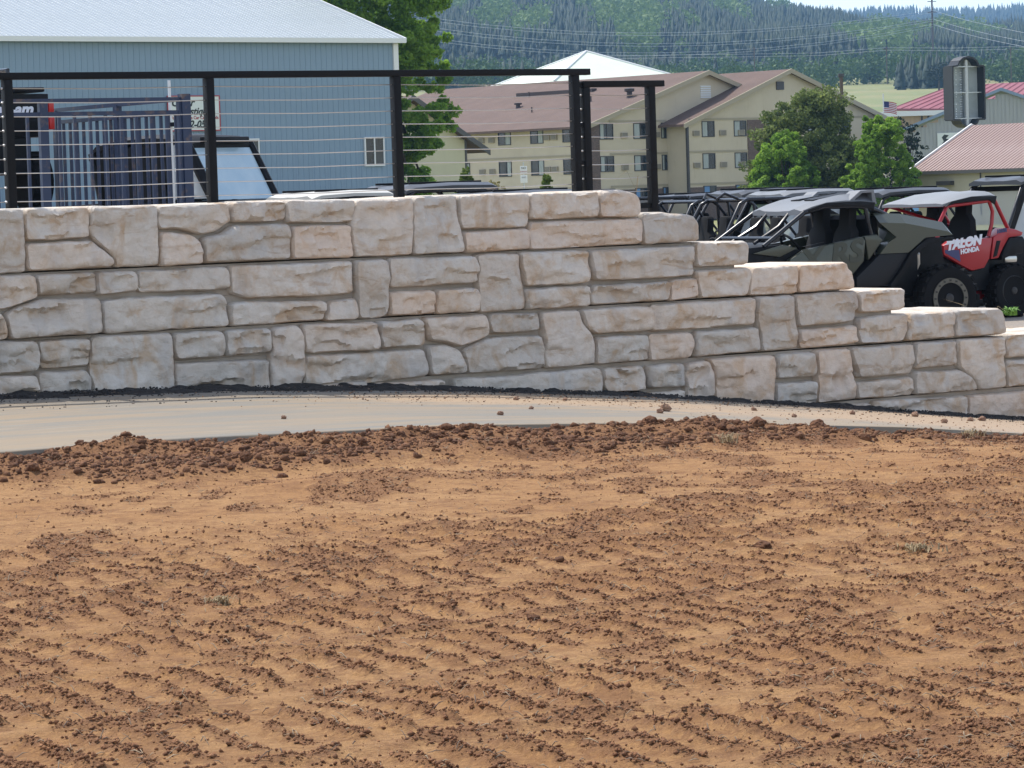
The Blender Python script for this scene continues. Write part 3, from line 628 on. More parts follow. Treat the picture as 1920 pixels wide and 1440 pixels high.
def conifers(P, Ht, rng, layers=3, n=5):
    m = len(P); VV = []; FF = []; tint = np.repeat(rng.uniform(0, 1, m), layers * (n + 1))
    for L in range(layers):
        b = L / layers * .86; t = min(1, b + .5); r = (1 - b) ** .9 * .19
        ang = (np.arange(n) / n * 2 * math.pi)[None] + rng.uniform(0, 6, (m, 1)); rad = Ht[:, None] * r * rng.uniform(.65, 1.25, (m, n))
        ring = np.stack([P[:, None, 0] + np.cos(ang) * rad, P[:, None, 1] + np.sin(ang) * rad, P[:, None, 2] + Ht[:, None] * (b + rng.uniform(-.03, .03, (m, n)))], -1)
        tip = np.stack([P[:, 0] + rng.uniform(-.02, .02, m) * Ht, P[:, 1], P[:, 2] + Ht * t], -1)[:, None]
        VV.append(np.concatenate([ring, tip], 1))
    V = np.concatenate(VV, 1); k = layers * (n + 1)
    T = np.array([(L * (n + 1) + i, L * (n + 1) + (i + 1) % n, L * (n + 1) + n) for L in range(layers) for i in range(n)])
    return V.reshape(-1, 3), (T[None] + k * np.arange(m)[:, None, None]).reshape(-1, 3), tint
def leaves(centres, radii, n_each, size, rng, squash=.8):
    """leaf quads in a cloud round every centre; returns V, F, tint"""
    m = len(centres); N_ = m * n_each; c = np.repeat(np.asarray(centres, float), n_each, 0); r = np.repeat(np.asarray(radii, float), n_each)
    d = rng.normal(0, 1, (N_, 3)); d /= np.linalg.norm(d, axis=1)[:, None]; d[:, 2] *= squash
    p = c + d * (r * rng.uniform(.35, 1.05, N_) ** .6)[:, None]
    u = rng.normal(0, 1, (N_, 3)); u /= np.linalg.norm(u, axis=1)[:, None]; w = np.cross(u, rng.normal(0, 1, (N_, 3))); w /= np.linalg.norm(w, axis=1)[:, None]
    sz = np.repeat(np.broadcast_to(size, (m,)), n_each) * rng.uniform(.6, 1.3, N_); u = u * sz[:, None] * .5; w = w * sz[:, None] * .36
    V = np.stack([p - u, p + w, p + u, p - w], 1).reshape(-1, 3)
    tint = np.repeat(np.clip(np.repeat(rng.uniform(0, 1, m), n_each) * .55 + rng.uniform(0, .45, N_), 0, 1), 4)
    return V, np.arange(N_ * 4).reshape(-1, 4), tint
rng = np.random.default_rng(21)
def on_hill(h, n, a0, a1, u0=.0, u1=1.04):
    a = rng.uniform(a0, a1, n); u = rng.uniform(u0 ** 1, u1, n); return h.pos(a, u), a, u
P1, a1, u1 = on_hill(H1, 33000, -.09, .19); asp = fbm(a1 * 95, u1 * 5 + .3, 3, 4) + .10 * np.exp(-((u1 - .33) / .2) ** 2)
isa = asp > .675; gap = fbm(a1 * 120, u1 * 9, 3, 14) > .69
Pc = P1[~isa & ~gap]
P2, a2, u2 = on_hill(H2, 5200, .03, .22); asp2 = fbm(a2 * 80, u2 * 3, 3, 5) - .35 * u2 > .40; P3, a3, u3 = on_hill(H3, 3600, .03, .24, .3)
for nm, lab, PP, h0, h1 in (('pine_forest', 'dark pine forest covering the big hill behind the motel', Pc, 6, 12.5), ('pine_forest', 'pine forest on the lower rise to the right of the tall pole', P2[~asp2], 6, 11), ('pine_forest', 'distant blue pine forest along the far skyline', P3, 13, 22)):
    V, F, ti = conifers(PP, rng.uniform(h0, h1, len(PP)), rng); tag(np_mesh(nm, V, F, CONIFER, attrs={'tint': ('POINT', ti)}), lab, 'forest', kind='stuff')
PA = np.concatenate([P1[isa][:1500], P2[asp2][:700]]); h = rng.uniform(4, 7.5, len(PA))
V, F, ti = leaves(PA + np.array([0, 0, 6.]), h * .9, 46, 2.2, rng, 1.3)
tag(np_mesh('aspen_stand', V, F, ASPEN, attrs={'tint': ('POINT', ti)}), 'pale green aspens growing in patches among the hillside pines', 'aspens', kind='stuff')
# tree belt at the foot of the hill
cs, rs = [], []
for k in range(430):
    x = rng.uniform(500, 2150); y = rng.uniform(900, 1290); a = bear(x, 140); X = a * y
    if 1560 < x < 1780 and y < 1010: continue
    hgt = rng.uniform(3.5, 7.5); z = float(far_z(np.array([X]), np.array([y]))[0])
    for q in range(3): cs.append((X + rng.uniform(-3, 3), y + rng.uniform(-3, 3), z + hgt * rng.uniform(.35, .95))); rs.append(hgt * rng.uniform(.45, .7))
V, F, ti = leaves(cs, rs, 70, 1.25, rng, .9)
tag(np_mesh('tree_belt', V, F, tree_material('belt_leaf', [(.03, .065, .018), (.055, .105, .028), (.095, .15, .04)], .2), attrs={'tint': ('POINT', ti)}), 'belt of leafy green trees between the field and the hill', 'trees', kind='stuff')
PP = []
for x0, x1, y0, y1, n in ((700, 1250, 1000, 1250, 130), (1680, 1800, 900, 960, 34), (1000, 1600, 1100, 1290, 60), (1800, 2050, 1000, 1250, 30)):
    for k in range(n):
        y = rng.uniform(y0, y1); X = bear(rng.uniform(x0, x1), 130) * y; PP.append((X, y, float(far_z(np.array([X]), np.array([y]))[0]) - .5))
V, F, ti = conifers(np.array(PP), rng.uniform(7, 12, len(PP)), rng, 6, 8)
tag(np_mesh('dark_pines', V, F, CONIFER, attrs={'tint': ('POINT', ti)}), 'dark pines standing among the leafy tree belt at the hill foot', 'trees', kind='stuff')

BARK = mat('bark', (.10, .075, .055), .95, layers=[(6, (.05, .04, .03), .4, .6)], bump=(12, .8, .03))
def tree(name, label, x, y, z, trunk_h, trunk_r, clumps, leaf_m, n_each, leaf, seed, cat='tree', group=None, limbs=7):
    """clumps: (dx, dy, dz, radius) lobes of the crown; each is filled with smaller leaf sprays"""
    rg = np.random.default_rng(seed); t = thing(name, label, cat, (x, y, z), 0, group)
    tops = []; cs, rs = [], []
    for dx, dy, dz, r in clumps:
        k = max(4, int(9 * r)); d = rg.normal(0, 1, (k, 3)); d /= np.linalg.norm(d, axis=1)[:, None]
        q = np.array([dx, dy, dz]) + d * (r * rg.uniform(.45, 1.0, k))[:, None]; cs += list(q); rs += list(r * rg.uniform(.22, .40, k)); tops.append((dx, dy, dz))
    V, F, ti = leaves(cs, rs, n_each, leaf, rg); np_mesh('crown', V, F, leaf_m, t, attrs={'tint': ('POINT', ti)})
    mb = MB(); mb.tube([(0, 0, -.3), (trunk_r * .2, 0, trunk_h * .5), (0, trunk_r * .3, trunk_h)], [trunk_r * 1.2, trunk_r, trunk_r * .7], 9)
    for i in range(min(limbs, len(tops))):
        p = Vector(tops[i]); b = Vector((0, 0, trunk_h * random.uniform(.5, .95))); mid = b.lerp(p, .5) + Vector((0, 0, .06 * p.length))
        mb.tube([b, mid, p], [trunk_r * .5, trunk_r * .3, trunk_r * .1], 6)
    mb.build('trunk', BARK, t, smooth=True)
    return t
# cottonwood behind the blue building: tall column of foliage
cl = []
rg = random.Random(4)
for zz, x0, x1, r in ((1.6, 1.0, 3.0, 1.3), (3.6, .2, 3.9, 1.5), (5.6, -.5, 4.6, 1.6), (7.6, -1.5, 5.0, 1.8), (9.6, -3.0, 5.2, 2.0), (11.6, -4.0, 5.2, 2.0), (13.6, -4.5, 4.8, 2.0), (15.6, -4.5, 3.8, 2.0), (17.5, -3.6, 2.6, 1.8)):
    for k in range(10 if zz > 9 else 6): cl.append((x0 - .8 + (x1 * .55 - x0 + .8) * (k + .5) / (10 if zz > 9 else 6) + rg.uniform(-.5, .5), rg.uniform(-2.2, 2.2), zz + rg.uniform(-.8, .8), r * rg.uniform(.6, .95)))
tree('cottonwood_tree', 'tall leafy green tree rising beside the corner of the blue metal building', -5.9, 168, 0, 9, .38, cl, LEAF, 110, .23, 5)
def shrub_tree(name, label, xs, yt, yb, Yd, m, seed, leaf=.20, n_each=26, z0=-1.4):
    """crown silhouette given by its left/right/top/bottom bearings, built as a real crown of that width and height at distance Yd"""
    xl, xr = [bear(q, 300) * Yd for q in xs]; zt = 1.45 + rise((xs[0] + xs[1]) / 2, yt) * Yd; zb = 1.45 + rise((xs[0] + xs[1]) / 2, yb) * Yd
    w, hgt, cx = (xr - xl) / 2 * 1.15, zt - zb, (xl + xr) / 2; rg = random.Random(seed); cl = []
    for k in range(64):
        f = rg.random(); rad = w * (1 - abs(f - .3) ** 1.7 * 1.25) * .86; a = rg.uniform(0, 6.28); q = rg.uniform(.3, 1) ** .5
        cl.append((math.cos(a) * rad * q, math.sin(a) * rad * q, zb - z0 + hgt * (.0 + .92 * f), w * rg.uniform(.24, .40)))
    return tree(name, label, cx, Yd, z0, hgt * .45, .14, cl, m, n_each, leaf, seed)
shrub_tree('leafy_tree', 'loose olive green tree in front of the tan motel gable', (1415, 1625), 185, 385, 205, LEAF_D, 11, n_each=84)
shrub_tree('leafy_tree', 'spreading yellow green bush at the foot of the motel brick strip', (1410, 1530), 255, 385, 201, LEAF, 17, n_each=84)
shrub_tree('bright_tree', 'dense bright green round tree between the olive tree and the tan building', (1590, 1712), 218, 385, 198, LEAF, 12, n_each=96)
shrub_tree('juniper_tree', 'dark pointed juniper beside the tan building with ribbed roof', (1655, 1740), 225, 385, 204, CONIFER, 13, .14)
shrub_tree('small_shrub', 'bright yellow green shrub before the cream sided house', (855, 892), 318, 380, 120, LEAF_Y, 14, .10, z0=-.9)
shrub_tree('small_shrub', 'slim yellow green sapling by the pair of black end posts', (1012, 1036), 326, 385, 110, LEAF_Y, 15, .10, z0=-.9)
shrub_tree('dry_grass_clump', 'straw coloured grass clump behind the wall near the no parking sign', (890, 950), 344, 385, 120, tree_material('dry_leaf', [(.25, .22, .10), (.34, .3, .14), (.4, .36, .2)]), 16, .07, z0=-.9)
# lone pine in the field
y = 820; X = bear(1757, 150) * y; z = float(far_z(np.array([X]), np.array([y]))[0])
t = thing('lone_pine', 'single round dark pine standing in the dry field', 'tree', (X, y, z)); rg2 = np.random.default_rng(8)
V, F, ti = leaves(rg2.normal(0, 1, (26, 3)) * [1.6, 1.6, 1.1] + [0, 0, 5.2], np.full(26, 1.2), 60, .5, rg2); np_mesh('crown', V, F, CONIFER, t, attrs={'tint': ('POINT', ti)})
MB().tube([(0, 0, -.3), (.1, 0, 5)], [.3, .15], 8).build('trunk', BARK, t, smooth=True)

# ------------------------------------------------------------ power lines
WOOD = mat('pole_wood', (.11, .08, .065), .9); WIRE = mat('wire', (.42, .45, .47), .5, .3)
def far_pt(x, y, Yd): return Vector((bear(x, y) * Yd, Yd, 1.45 + rise(x, y) * Yd))
t = thing('transmission_pole', 'tall brown transmission pole against the forested hill', 'power pole', (far_pt(1746, 100, 1200).x, 1200, 40))
MB().tube([(0, 0, -6), (0, 0, 34)], [.42, .28], 10).build('mast', WOOD, t, smooth=True)
for k, zz in enumerate((24.5, 20.6, 17.0)): MB().box((0, 0, zz - .0), (3.2, .25, .25)).build('cross_arm', WOOD, t)
def span(pts, Yd0, Yd1, label, r=.05):
    ps = []
    m = len(pts)
    for i in range(m - 1):
        for k in range(8):
            f = k / 8; x = pts[i][0] + (pts[i + 1][0] - pts[i][0]) * f; y = pts[i][1] + (pts[i + 1][1] - pts[i][1]) * f
            g = (i + f) / (m - 1); ps.append(far_pt(x, y, Yd0 + (Yd1 - Yd0) * g))
    ps.append(far_pt(*pts[-1], Yd1))
    o = MB().tube(ps, r, 5).build('power_line', WIRE, None, smooth=True); return tag(o, label, 'power line', 'power lines crossing in front of the hill')
def sag(a, m, b): # parabola through three photo positions
    return [((1 - f) ** 2 * a[0] + 2 * f * (1 - f) * (2 * m[0] - (a[0] + b[0]) / 2) + f * f * b[0], (1 - f) ** 2 * a[1] + 2 * f * (1 - f) * (2 * m[1] - (a[1] + b[1]) / 2) + f * f * b[1]) for f in [i / 10 for i in range(11)]]
for i, (a, m_, b_) in enumerate((((700, 18), (1200, 64), (1746, 22)), ((700, 24), (1200, 69), (1746, 26)), ((700, 36), (1220, 84), (1746, 38)), ((700, 42), (1220, 89), (1746, 42)), ((700, 57), (1230, 101), (1746, 48)), ((700, 62), (1230, 106), (1746, 52)))):
    span(sag(a, m_, b_), 760, 1200, ['highest', 'second highest', 'third highest', 'fourth highest', 'second lowest', 'lowest'][i] + ' long cable sagging to the tall pole from the cottonwood side')
for i, (a, m_, b_) in enumerate((((1746, 22), (1850, 50), (2000, 78)), ((1746, 38), (1850, 66), (2000, 94)), ((1746, 48), (1850, 76), (2000, 104)))):
    span(sag(a, m_, b_), 1200, 1000, ['upper', 'middle', 'lower'][i] + ' cable running down to the right from the tall pole')
for i, x in enumerate((1413, 1660, 1892)):
    p = far_pt(x, 132, 900); t = thing('utility_pole', ['thin wooden pole above the motel gables', 'thin wooden pole behind the dry field', 'thin wooden pole beyond the pylon sign'][i], 'utility pole', p, 0)
    MB().tube([(0, 0, -4), (0, 0, 6.2)], .13, 8).build('mast', WOOD, t, smooth=True); MB().box((0, 0, 5.6), (2.2, .14, .16)).build('cross_arm', WOOD, t)
for i, dy in enumerate((0, 5)): span([(1100, 108 + dy), (1240, 105 + dy), (1413, 103 + dy), (1530, 101 + dy), (1660, 91 + dy), (1780, 92 + dy), (1892, 89 + dy), (2050, 100 + dy)], 900, 900, ['upper', 'lower'][i] + ' thin line strung between the wooden poles', .04)

# ------------------------------------------------------------ buildings (local x along the street front, local y back from it)
BRZ = math.atan2(.64, .77)
WHITE = mat('white_trim', (.72, .73, .72), .5); DKFRAME = mat('dark_frame', (.045, .04, .038), .5)
GLASS = mat('window_glass', (.012, .016, .018), .08, layers=[(.7, (.04, .05, .055), .45, .7)], spec=.5)
CURTAIN = mat('curtain', (.42, .45, .42), .85, layers=[(9, (.25, .28, .27), .4, .7, (6, 1, .2))])
CURT_B = mat('curtain_blue', (.16, .30, .52), .85, layers=[(9, (.10, .2, .38), .4, .7, (6, 1, .2))])
BLUE = mat('blue_steel', (.205, .29, .38), .6, .0, layers=[(.25, (.23, .32, .41), .35, .7), (1.5, (.18, .255, .345), .55, .8, (3, 1, .15))])
ROOFM = mat('galvalume', (.35, .39, .415), .45, .35, layers=[(.3, (.29, .33, .36), .35, .65, (1, .2, 1))])
def ribbed(width, length, pitch, rib, depth, f, nm, m, parent=None):
    """sheet of ribbed steel: width along local x, length along local v; f(x, h, v) -> point"""
    xs_ = [0]; hs = [0]; n = int(round(width / pitch))
    for k in range(n):
        c = (k + .5) * pitch; xs_ += [c - rib, c - rib * .5, c + rib * .5, c + rib]; hs += [0, depth, depth, 0]
    xs_.append(width); hs.append(0)
    mb = MB(); m_ = len(xs_); vs = [f(x, h, 0) for x, h in zip(xs_, hs)] + [f(x, h, length) for x, h in zip(xs_, hs)]
    vs += [f(x, h - .05, 0) for x, h in zip(xs_, hs)] + [f(x, h - .05, length) for x, h in zip(xs_, hs)]
    fs = [(i, i + 1, m_ + i + 1, m_ + i) for i in range(m_ - 1)] + [(2 * m_ + i + 1, 2 * m_ + i, 3 * m_ + i, 3 * m_ + i + 1) for i in range(m_ - 1)]
    fs += [(i + 1, i, 2 * m_ + i, 2 * m_ + i + 1) for i in range(m_ - 1)] + [(m_ + i, m_ + i + 1, 3 * m_ + i + 1, 3 * m_ + i) for i in range(m_ - 1)]
    return mb.add(vs, fs).build(nm, m, parent)
def repeat(o, n, step):
    for k in range(1, n):
        c = o.copy(); COL.objects.link(c); c.parent = o.parent; c.location = o.location + Vector(step) * k
def window(parent, x0, x1, z0, z1, y=0, frame=DKFRAME, fw=.06, glass=GLASS, curtain=None, out=-1, axis='y', split=.5, rec=.05):
    """framed sliding window on a wall plane (axis y: wall in x,z at local y; axis x: wall in y,z at local x); out = outward sign"""
    w = None
    def P(a, b, c): return (a, y + out * b, c) if axis == 'y' else (y + out * b, a, c)
    mb = MB()
    for (a0, a1, c0, c1) in ((x0, x1, z1 - fw, z1), (x0, x1, z0, z0 + fw), (x0, x0 + fw, z0 + fw, z1 - fw), (x1 - fw, x1, z0 + fw, z1 - fw), ((x0 + (x1 - x0) * split) - fw / 2, (x0 + (x1 - x0) * split) + fw / 2, z0 + fw, z1 - fw)):
        mb.span(P(a0, -.03, c0), P(a1, .05, c1))
    w = mb.build('window', frame, parent)
    MB().span(P(x0 + fw * .5, -.02, z0 + fw * .5), P(x1 - fw * .5, .012, z1 - fw * .5)).build('pane', glass, w)
    if curtain:
        cw = (x1 - x0) * random.uniform(.25, .5); MB().span(P(x0 + fw, .0125, z0 + fw), P(x0 + fw + cw, .0165, z1 - fw)).build('curtain', curtain, w)
    return w
# blue steel building
bb = thing('blue_metal_building', 'blue ribbed steel building with a pale metal roof and white trim', 'building', (-4.90, 153.8, 0), BRZ)
pw = .9
p = ribbed(pw, 7.75, .3, .03, .022, lambda x, h, v: Vector((x - pw, -h, .8 + v)), 'wall_panel', BLUE, bb); repeat(p, 40, (-pw, 0, 0))
MB().span((-36, .07, .7), (-.02, 20, 8.5)).build('wall', BLUE, bb)
gb = MB(); gb.prism([(0.02, 8.5), (20, 8.5), (10, 11.8)], -36, -.02, lambda q: Vector((q.y, q.x, q.z))); gb.build('gable', BLUE, bb)
sl = math.atan(.33)
p = ribbed(pw, 10.9, .3, .035, .03, lambda x, h, v: Vector((x - pw + .25, -.35 + v * math.cos(sl) - h * math.sin(sl), 8.56 + v * math.sin(sl) + h * math.cos(sl))), 'roof_panel', ROOFM, bb); repeat(p, 40, (-pw, 0, 0))
p = ribbed(pw, 10.9, .3, .035, .03, lambda x, h, v: Vector((x - pw + .25, 20.35 - v * math.cos(sl) + h * math.sin(sl), 8.56 + v * math.sin(sl) + h * math.cos(sl))), 'roof_panel', ROOFM, bb); repeat(p, 40, (-pw, 0, 0))
MB().span((-36, -.40, 8.38), (.30, -.28, 8.60)).build('gutter', WHITE, bb)
MB().span((-.22, -.09, .8), (.06, .10, 8.38)).build('corner_trim', WHITE, bb)
rk = MB(); rk.prism([(-.38, 8.42), (-.38, 8.62), (10, 12.07), (20.4, 8.62), (20.4, 8.42), (10, 11.87)], .26, .34, lambda q: Vector((q.y, q.x, q.z))); rk.build('rake_trim', WHITE, bb)
window(bb, -9.26, -8.05, 2.77, 4.08, -.05, WHITE, .07, split=.5); window(bb, -2.1, -.94, 2.7, 4.05, -.05, WHITE, .07)
# shop sign on the blue wall
SIGNW = mat('sign_white', (.68, .72, .68), .6); INK = mat('sign_ink', (.02, .025, .022), .6); INKR = mat('sign_red', (.38, .05, .06), .6)
def text_part(s, x, z, size, m, parent, y, shear=0, align='LEFT', name='lettering', ext=.004, sx=1, rot=None, bold=0):
    cu = bpy.data.curves.new(name, 'FONT'); cu.body = s; cu.size = size; cu.shear = shear; cu.align_x = align; cu.extrude = ext; cu.offset = bold; cu.resolution_u = 3
    o = bpy.data.objects.new(name, cu); COL.objects.link(o); dg = bpy.context.evaluated_depsgraph_get()
    me = bpy.data.meshes.new_from_object(o.evaluated_get(dg)); bpy.data.objects.remove(o); me.materials.clear(); me.materials.append(m)
    me.name = name; o = bpy.data.objects.new(name, me); COL.objects.link(o); o.parent = parent; o.location = (x, y, z); o.scale = (sx, 1, 1)
    o.rotation_euler = rot or (math.pi / 2, 0, 0); return o
ts = thing('shop_sign', 'white sign with slanted black and red car care lettering on the blue wall', 'sign', (-4.90, 153.8, 0), BRZ)
MB().span((-12.9, -.10, 4.5), (-10.2, -.05, 5.98)).build('board', SIGNW, ts)
fr = MB()
for a, b_ in (((-12.95, 5.98), (-10.15, 6.03)), ((-12.95, 4.45), (-10.15, 4.5)), ((-12.95, 4.5), (-12.9, 5.98)), ((-10.2, 4.5), (-10.15, 5.98))): fr.span((a[0], -.115, a[1]), (b_[0], -.05, b_[1]))
fr.build('border', INKR, ts)
text_part('Color', -12.78, 5.56, .50, INK, ts, -.108, .35, bold=.012); text_part('Mystique', -12.35, 5.18, .46, INK, ts, -.108, .35, bold=.012)
text_part('For Complete Car Care Needs', -12.8, 4.98, .20, INKR, ts, -.108, 0, bold=.004); text_part('642-0563', -12.3, 4.60, .46, INK, ts, -.108, .3, bold=.014)

# motel with two street gables
STUC = mat('motel_stucco', (.56, .485, .36), .9, layers=[(.5, (.51, .44, .325), .4, .7), (3, (.46, .39, .27), .6, .8, (2, 1, .2))])
STUC2 = mat('motel_trim', (.36, .31, .22), .8); SHING = mat('shingle', (.12, .078, .062), .95, layers=[(.6, (.145, .095, .076), .4, .65), (14, (.082, .056, .047), .45, .7, (1, 3, 3))], bump=(9, .6, .03))
BRICK = mat('motel_brick', (.12, .085, .07), .9, layers=[(5, (.19, .13, .10), .45, .65, (1, 1, 3)), (18, (.07, .05, .045), .5, .7)])
mo = thing('motel', 'long tan three storey motel with brown shingle roof and two gables', 'motel', (6.54, 252, 0), BRZ)
ZB, ZE, L2 = -1.4, 6.3, 34
w_ = MB(); w_.span((0, 0, ZB), (24.4, L2, ZE)); w_.build('wall', STUC, mo)
w_ = MB(); w_.span((8.0, -2.5, ZB), (29.6, -.003, ZE)); w_.span((24.403, .0, ZB), (29.6, 22, ZE)); w_.build('wall', STUC, mo)
def gable(x0, x1, y0, y1, ze, za, ov, nm, front_ov=.5):
    xm = (x0 + x1) / 2; g = MB(); g.prism([(x0 + .01, ze - .02), (x1 - .01, ze - .02), (xm, za - .15)], y0 + .005, y1 - .005); g.build('gable_wall', STUC, mo)
    k = (za - ze) / (xm - x0); th = .18
    for sgn, xe in ((-1, x0 - ov), (1, x1 + ov)):
        zl = za - abs(xe - xm) * k
        r_ = MB(); r_.prism([(xm, za + .02), (xe, zl + .02), (xe, zl - th + .02), (xm, za - th + .02)], y0 - front_ov, y1 + .4); r_.build('roof', SHING, mo)
        f_ = MB(); f_.prism([(xm, za + .06), (xe - sgn * -.04, zl + .06), (xe - sgn * -.04, zl - .32), (xm, za - .30)], y0 - front_ov - .10, y0 - front_ov - .003); f_.build('rake_board', STUC2, mo)
    return k
gable(0, 24.4, 0, L2, ZE, 10.2, .9, 'a'); gable(8.0, 29.6, -2.5, 22, ZE, 10.2, .9, 'b')
for zz in (6.28, 3.78, 1.28):
    MB().span((2.02, -.05, zz), (7.99, -.003, zz + .16)).build('band', STUC2, mo); MB().span((7.95, -2.55, zz), (29.6, -2.503, zz + .16)).build('band', STUC2, mo)
    if zz < 6: MB().span((-.05, .9, zz), (-.003, L2, zz + .14)).build('band', STUC2, mo)
MB().span((-.06, -.06, ZB), (.96, -.004, ZE - .1)).build('brick_strip', BRICK, mo); MB().span((-.06, -.003, ZB), (-.004, .9, ZE - .1)).build('brick_strip', BRICK, mo)
MB().span((14.3, -2.56, ZB), (16.2, -2.504, ZE - .05)).build('brick_strip', BRICK, mo)
MB().span((1.0, -.04, ZB), (7.9, -.004, 1.1)).build('brick_base', BRICK, mo); MB().span((7.96, -2.54, ZB), (29.6, -2.504, 1.1)).build('brick_base', BRICK, mo)
MB().span((7.72, -2.62, ZB), (7.92, -2.45, 6.2)).build('downpipe', DKFRAME, mo); MB().span((-.16, -.16, ZB), (-.065, -.065, 6.2)).build('downpipe', DKFRAME, mo)
AC = mat('air_conditioner', (.33, .29, .22), .7); ACD = mat('ac_grille', (.11, .10, .085), .7)
def ac(x, z, y, axis='y', out=-1):
    P = (lambda a, b, c: (a, y + out * b, c)) if axis == 'y' else (lambda a, b, c: (y + out * b, a, c))
    o = MB().span(P(x - .33, -.02, z - .21), P(x + .33, .14, z + .21)).build('air_conditioner', AC, mo)
    for k in range(4): MB().span(P(x - .27, .1405, z - .15 + k * .09), P(x + .27, .152, z - .11 + k * .09)).build('slat', ACD, o)
for zi, (z0, z1) in enumerate(((4.98, 6.22), (2.5, 3.72), (.0, 1.2))):
    for x in (1.0, 4.5, 8.3 - .9): window(mo, x, x + 1.4 if x < 7 else x + .55, z0, z1, -.04 if zi == 2 else 0, curtain=CURT_B if zi == 2 else CURTAIN, split=.52)
    for x in (9.4, 12.85, 16.4, 21.0, 24.5): window(mo, x, x + 1.35, z0, z1, -2.54 if zi == 2 else -2.5 - (.06 if x == 16.4 and 0 else 0), curtain=CURT_B if zi == 2 else CURTAIN, split=.5)
    for yv_ in (1.6, 5.45, 9.4, 14.6, 18.5, 22.5): window(mo, yv_, yv_ + 1.55, z0 - .1, z1 - .1, 0, curtain=CURTAIN, axis='x', split=.45)
    if zi < 2:
        for x in (3.5, 6.9): ac(x, z0 + .3, 0)
        for x in (8.75, 11.6, 13.6, 20.2): ac(x, z0 + .3, -2.5)
        for yv_ in (4.1, 4.95, 11.75, 13.0, 17.2): ac(yv_, z0 + .35, 0, 'x')
VENT = mat('roof_vent', (.05, .035, .033), .7)
kA = (10.2 - 6.3) / 12.2
def roof_xy(px_, y):   # height of the left slope at local x
    return 6.3 + kA * px_
for x, y, r, h in ((6.2, 2.2, .32, .75), (5.2, 14.6, .26, .42), (8.9, 3.5, .2, .4)):
    z = roof_xy(x, y); o = MB().lathe([(r * 1.1, -.15), (r * .7, .05), (r * .65, h * .55), (r * 1.25, h * .62), (r * 1.25, h * .9), (r * .5, h)], (x, y, z), rotm(rx=math.pi / 2), 14).build('roof_vent', VENT, mo, smooth=True)
for x, y in ((8.0, 16.5), (3.6, 11.0), (5.6, 6.1), (8.2, 1.6)):
    z = roof_xy(x, y); MB().tube([(x, y, z - .1), (x, y, z + .45)], .055, 8).build('vent_pipe', VENT, mo, smooth=True)
MB().span((8.3, 9, roof_xy(8.3, 0) - .2), (8.8, 18.5, roof_xy(8.3, 0) + .32)).build('roof_curb', VENT, mo)
MB().lathe([(.45, -.1), (.3, .1), (.3, .5), (.5, .55), (.5, .9), (.2, 1.0)], (15.4, 3.0, 9.3), rotm(rx=math.pi / 2), 14).build('roof_vent', VENT, mo, smooth=True)
lv = MB()
for k in range(6): lv.span((11.7, -.06, 8.1 + k * .17), (12.8, -.0, 8.22 + k * .17))
lv.build('gable_louvre', WHITE, mo)
MB().span((17.6, -2.6, 8.6), (18.4, -2.49, 9.25)).build('gable_opening', DKFRAME, mo)

# cream lap-sided house in front of the motel
CREAM = mat('cream_siding', (.62, .58, .40), .8, layers=[(.7, (.57, .53, .37), .4, .7)])
ch = thing('cream_house', 'cream lap sided house end with dark sloping eave beside the cottonwood', 'house', (-2.43, 205, 0), BRZ)
MB().span((-9, .03, -1), (0, 9, 4.6)).build('wall', CREAM, ch)
g = MB(); g.prism([(-9, 4.6), (0, 4.6), (-4.5, 7.2)], .03, 9); g.build('gable_wall', CREAM, ch)
bd = MB().span((-9, -.02, 0), (0, .028, .2)).build('siding_board', CREAM, ch); bd.rotation_euler = (.06, 0, 0); bd.location = (0, 0, -1); repeat(bd, 28, (0, 0, .2))
for k in range(12):
    z = 4.6 + k * .2; hw = 4.5 * (7.15 - z - .2) / 2.6
    if hw > .1: o = MB().span((-4.5 - hw, -.02, 0), (-4.5 + hw, .028, .2)).build('siding_board', CREAM, ch); o.location = (0, 0, z); o.rotation_euler = (.06, 0, 0)
for sgn in (-1, 1):
    r_ = MB(); r_.prism([(-4.5, 7.35), (-4.5 + sgn * 5.9, 7.35 - 5.9 * .578), (-4.5 + sgn * 5.9, 7.15 - 5.9 * .578), (-4.5, 7.12)], -.6, 9.4); r_.build('roof', SHING, ch)
    r_ = MB(); r_.prism([(-4.5, 7.38), (-4.5 + sgn * 5.95, 7.38 - 5.95 * .578), (-4.5 + sgn * 5.95, 7.02 - 5.95 * .578), (-4.5, 7.05)], -.7, -.603); r_.build('rake_board', mat('dark_eave', (.10, .095, .09), .7), ch)
MB().span((-.08, -.08, -1), (.06, .06, 4.6)).build('corner_board', mat('dark_eave', (.1, .095, .09), .7), ch)
# pale hip roof hall behind
PALE = mat('pale_roof', (.60, .66, .56), .5, layers=[(.3, (.54, .6, .5), .4, .7)])
hh = thing('hip_roof_hall', 'hall with a pale green pyramid roof rising behind the motel', 'building', (8.5, 330, 0), BRZ - .25)
ap = Vector((0, 0, 14.9)); cnr = [Vector((sx * 7.3, sy * 7.3, 11.75)) for sx, sy in ((-1, -1), (1, -1), (1, 1), (-1, 1))]
for i in range(4):
    a, b_ = cnr[i], cnr[(i + 1) % 4]; MB().add([a, b_, ap, a - Vector((0, 0, .15)), b_ - Vector((0, 0, .15)), ap - Vector((0, 0, .15))], [(0, 1, 2), (5, 4, 3), (0, 3, 4, 1), (1, 4, 5, 2), (2, 5, 3, 0)]).build('roof', PALE, hh)
    MB().tube([a + Vector((0, 0, .05)), ap + Vector((0, 0, .05))], .10, 6).build('hip_cap', WHITE, hh, smooth=True)
MB().span((-6.8, -6.8, -2), (6.8, 6.8, 11.5)).build('wall', STUC, hh); MB().span((-7.4, -7.4, 11.35), (7.4, 7.4, 11.7)).build('fascia', VENT, hh)

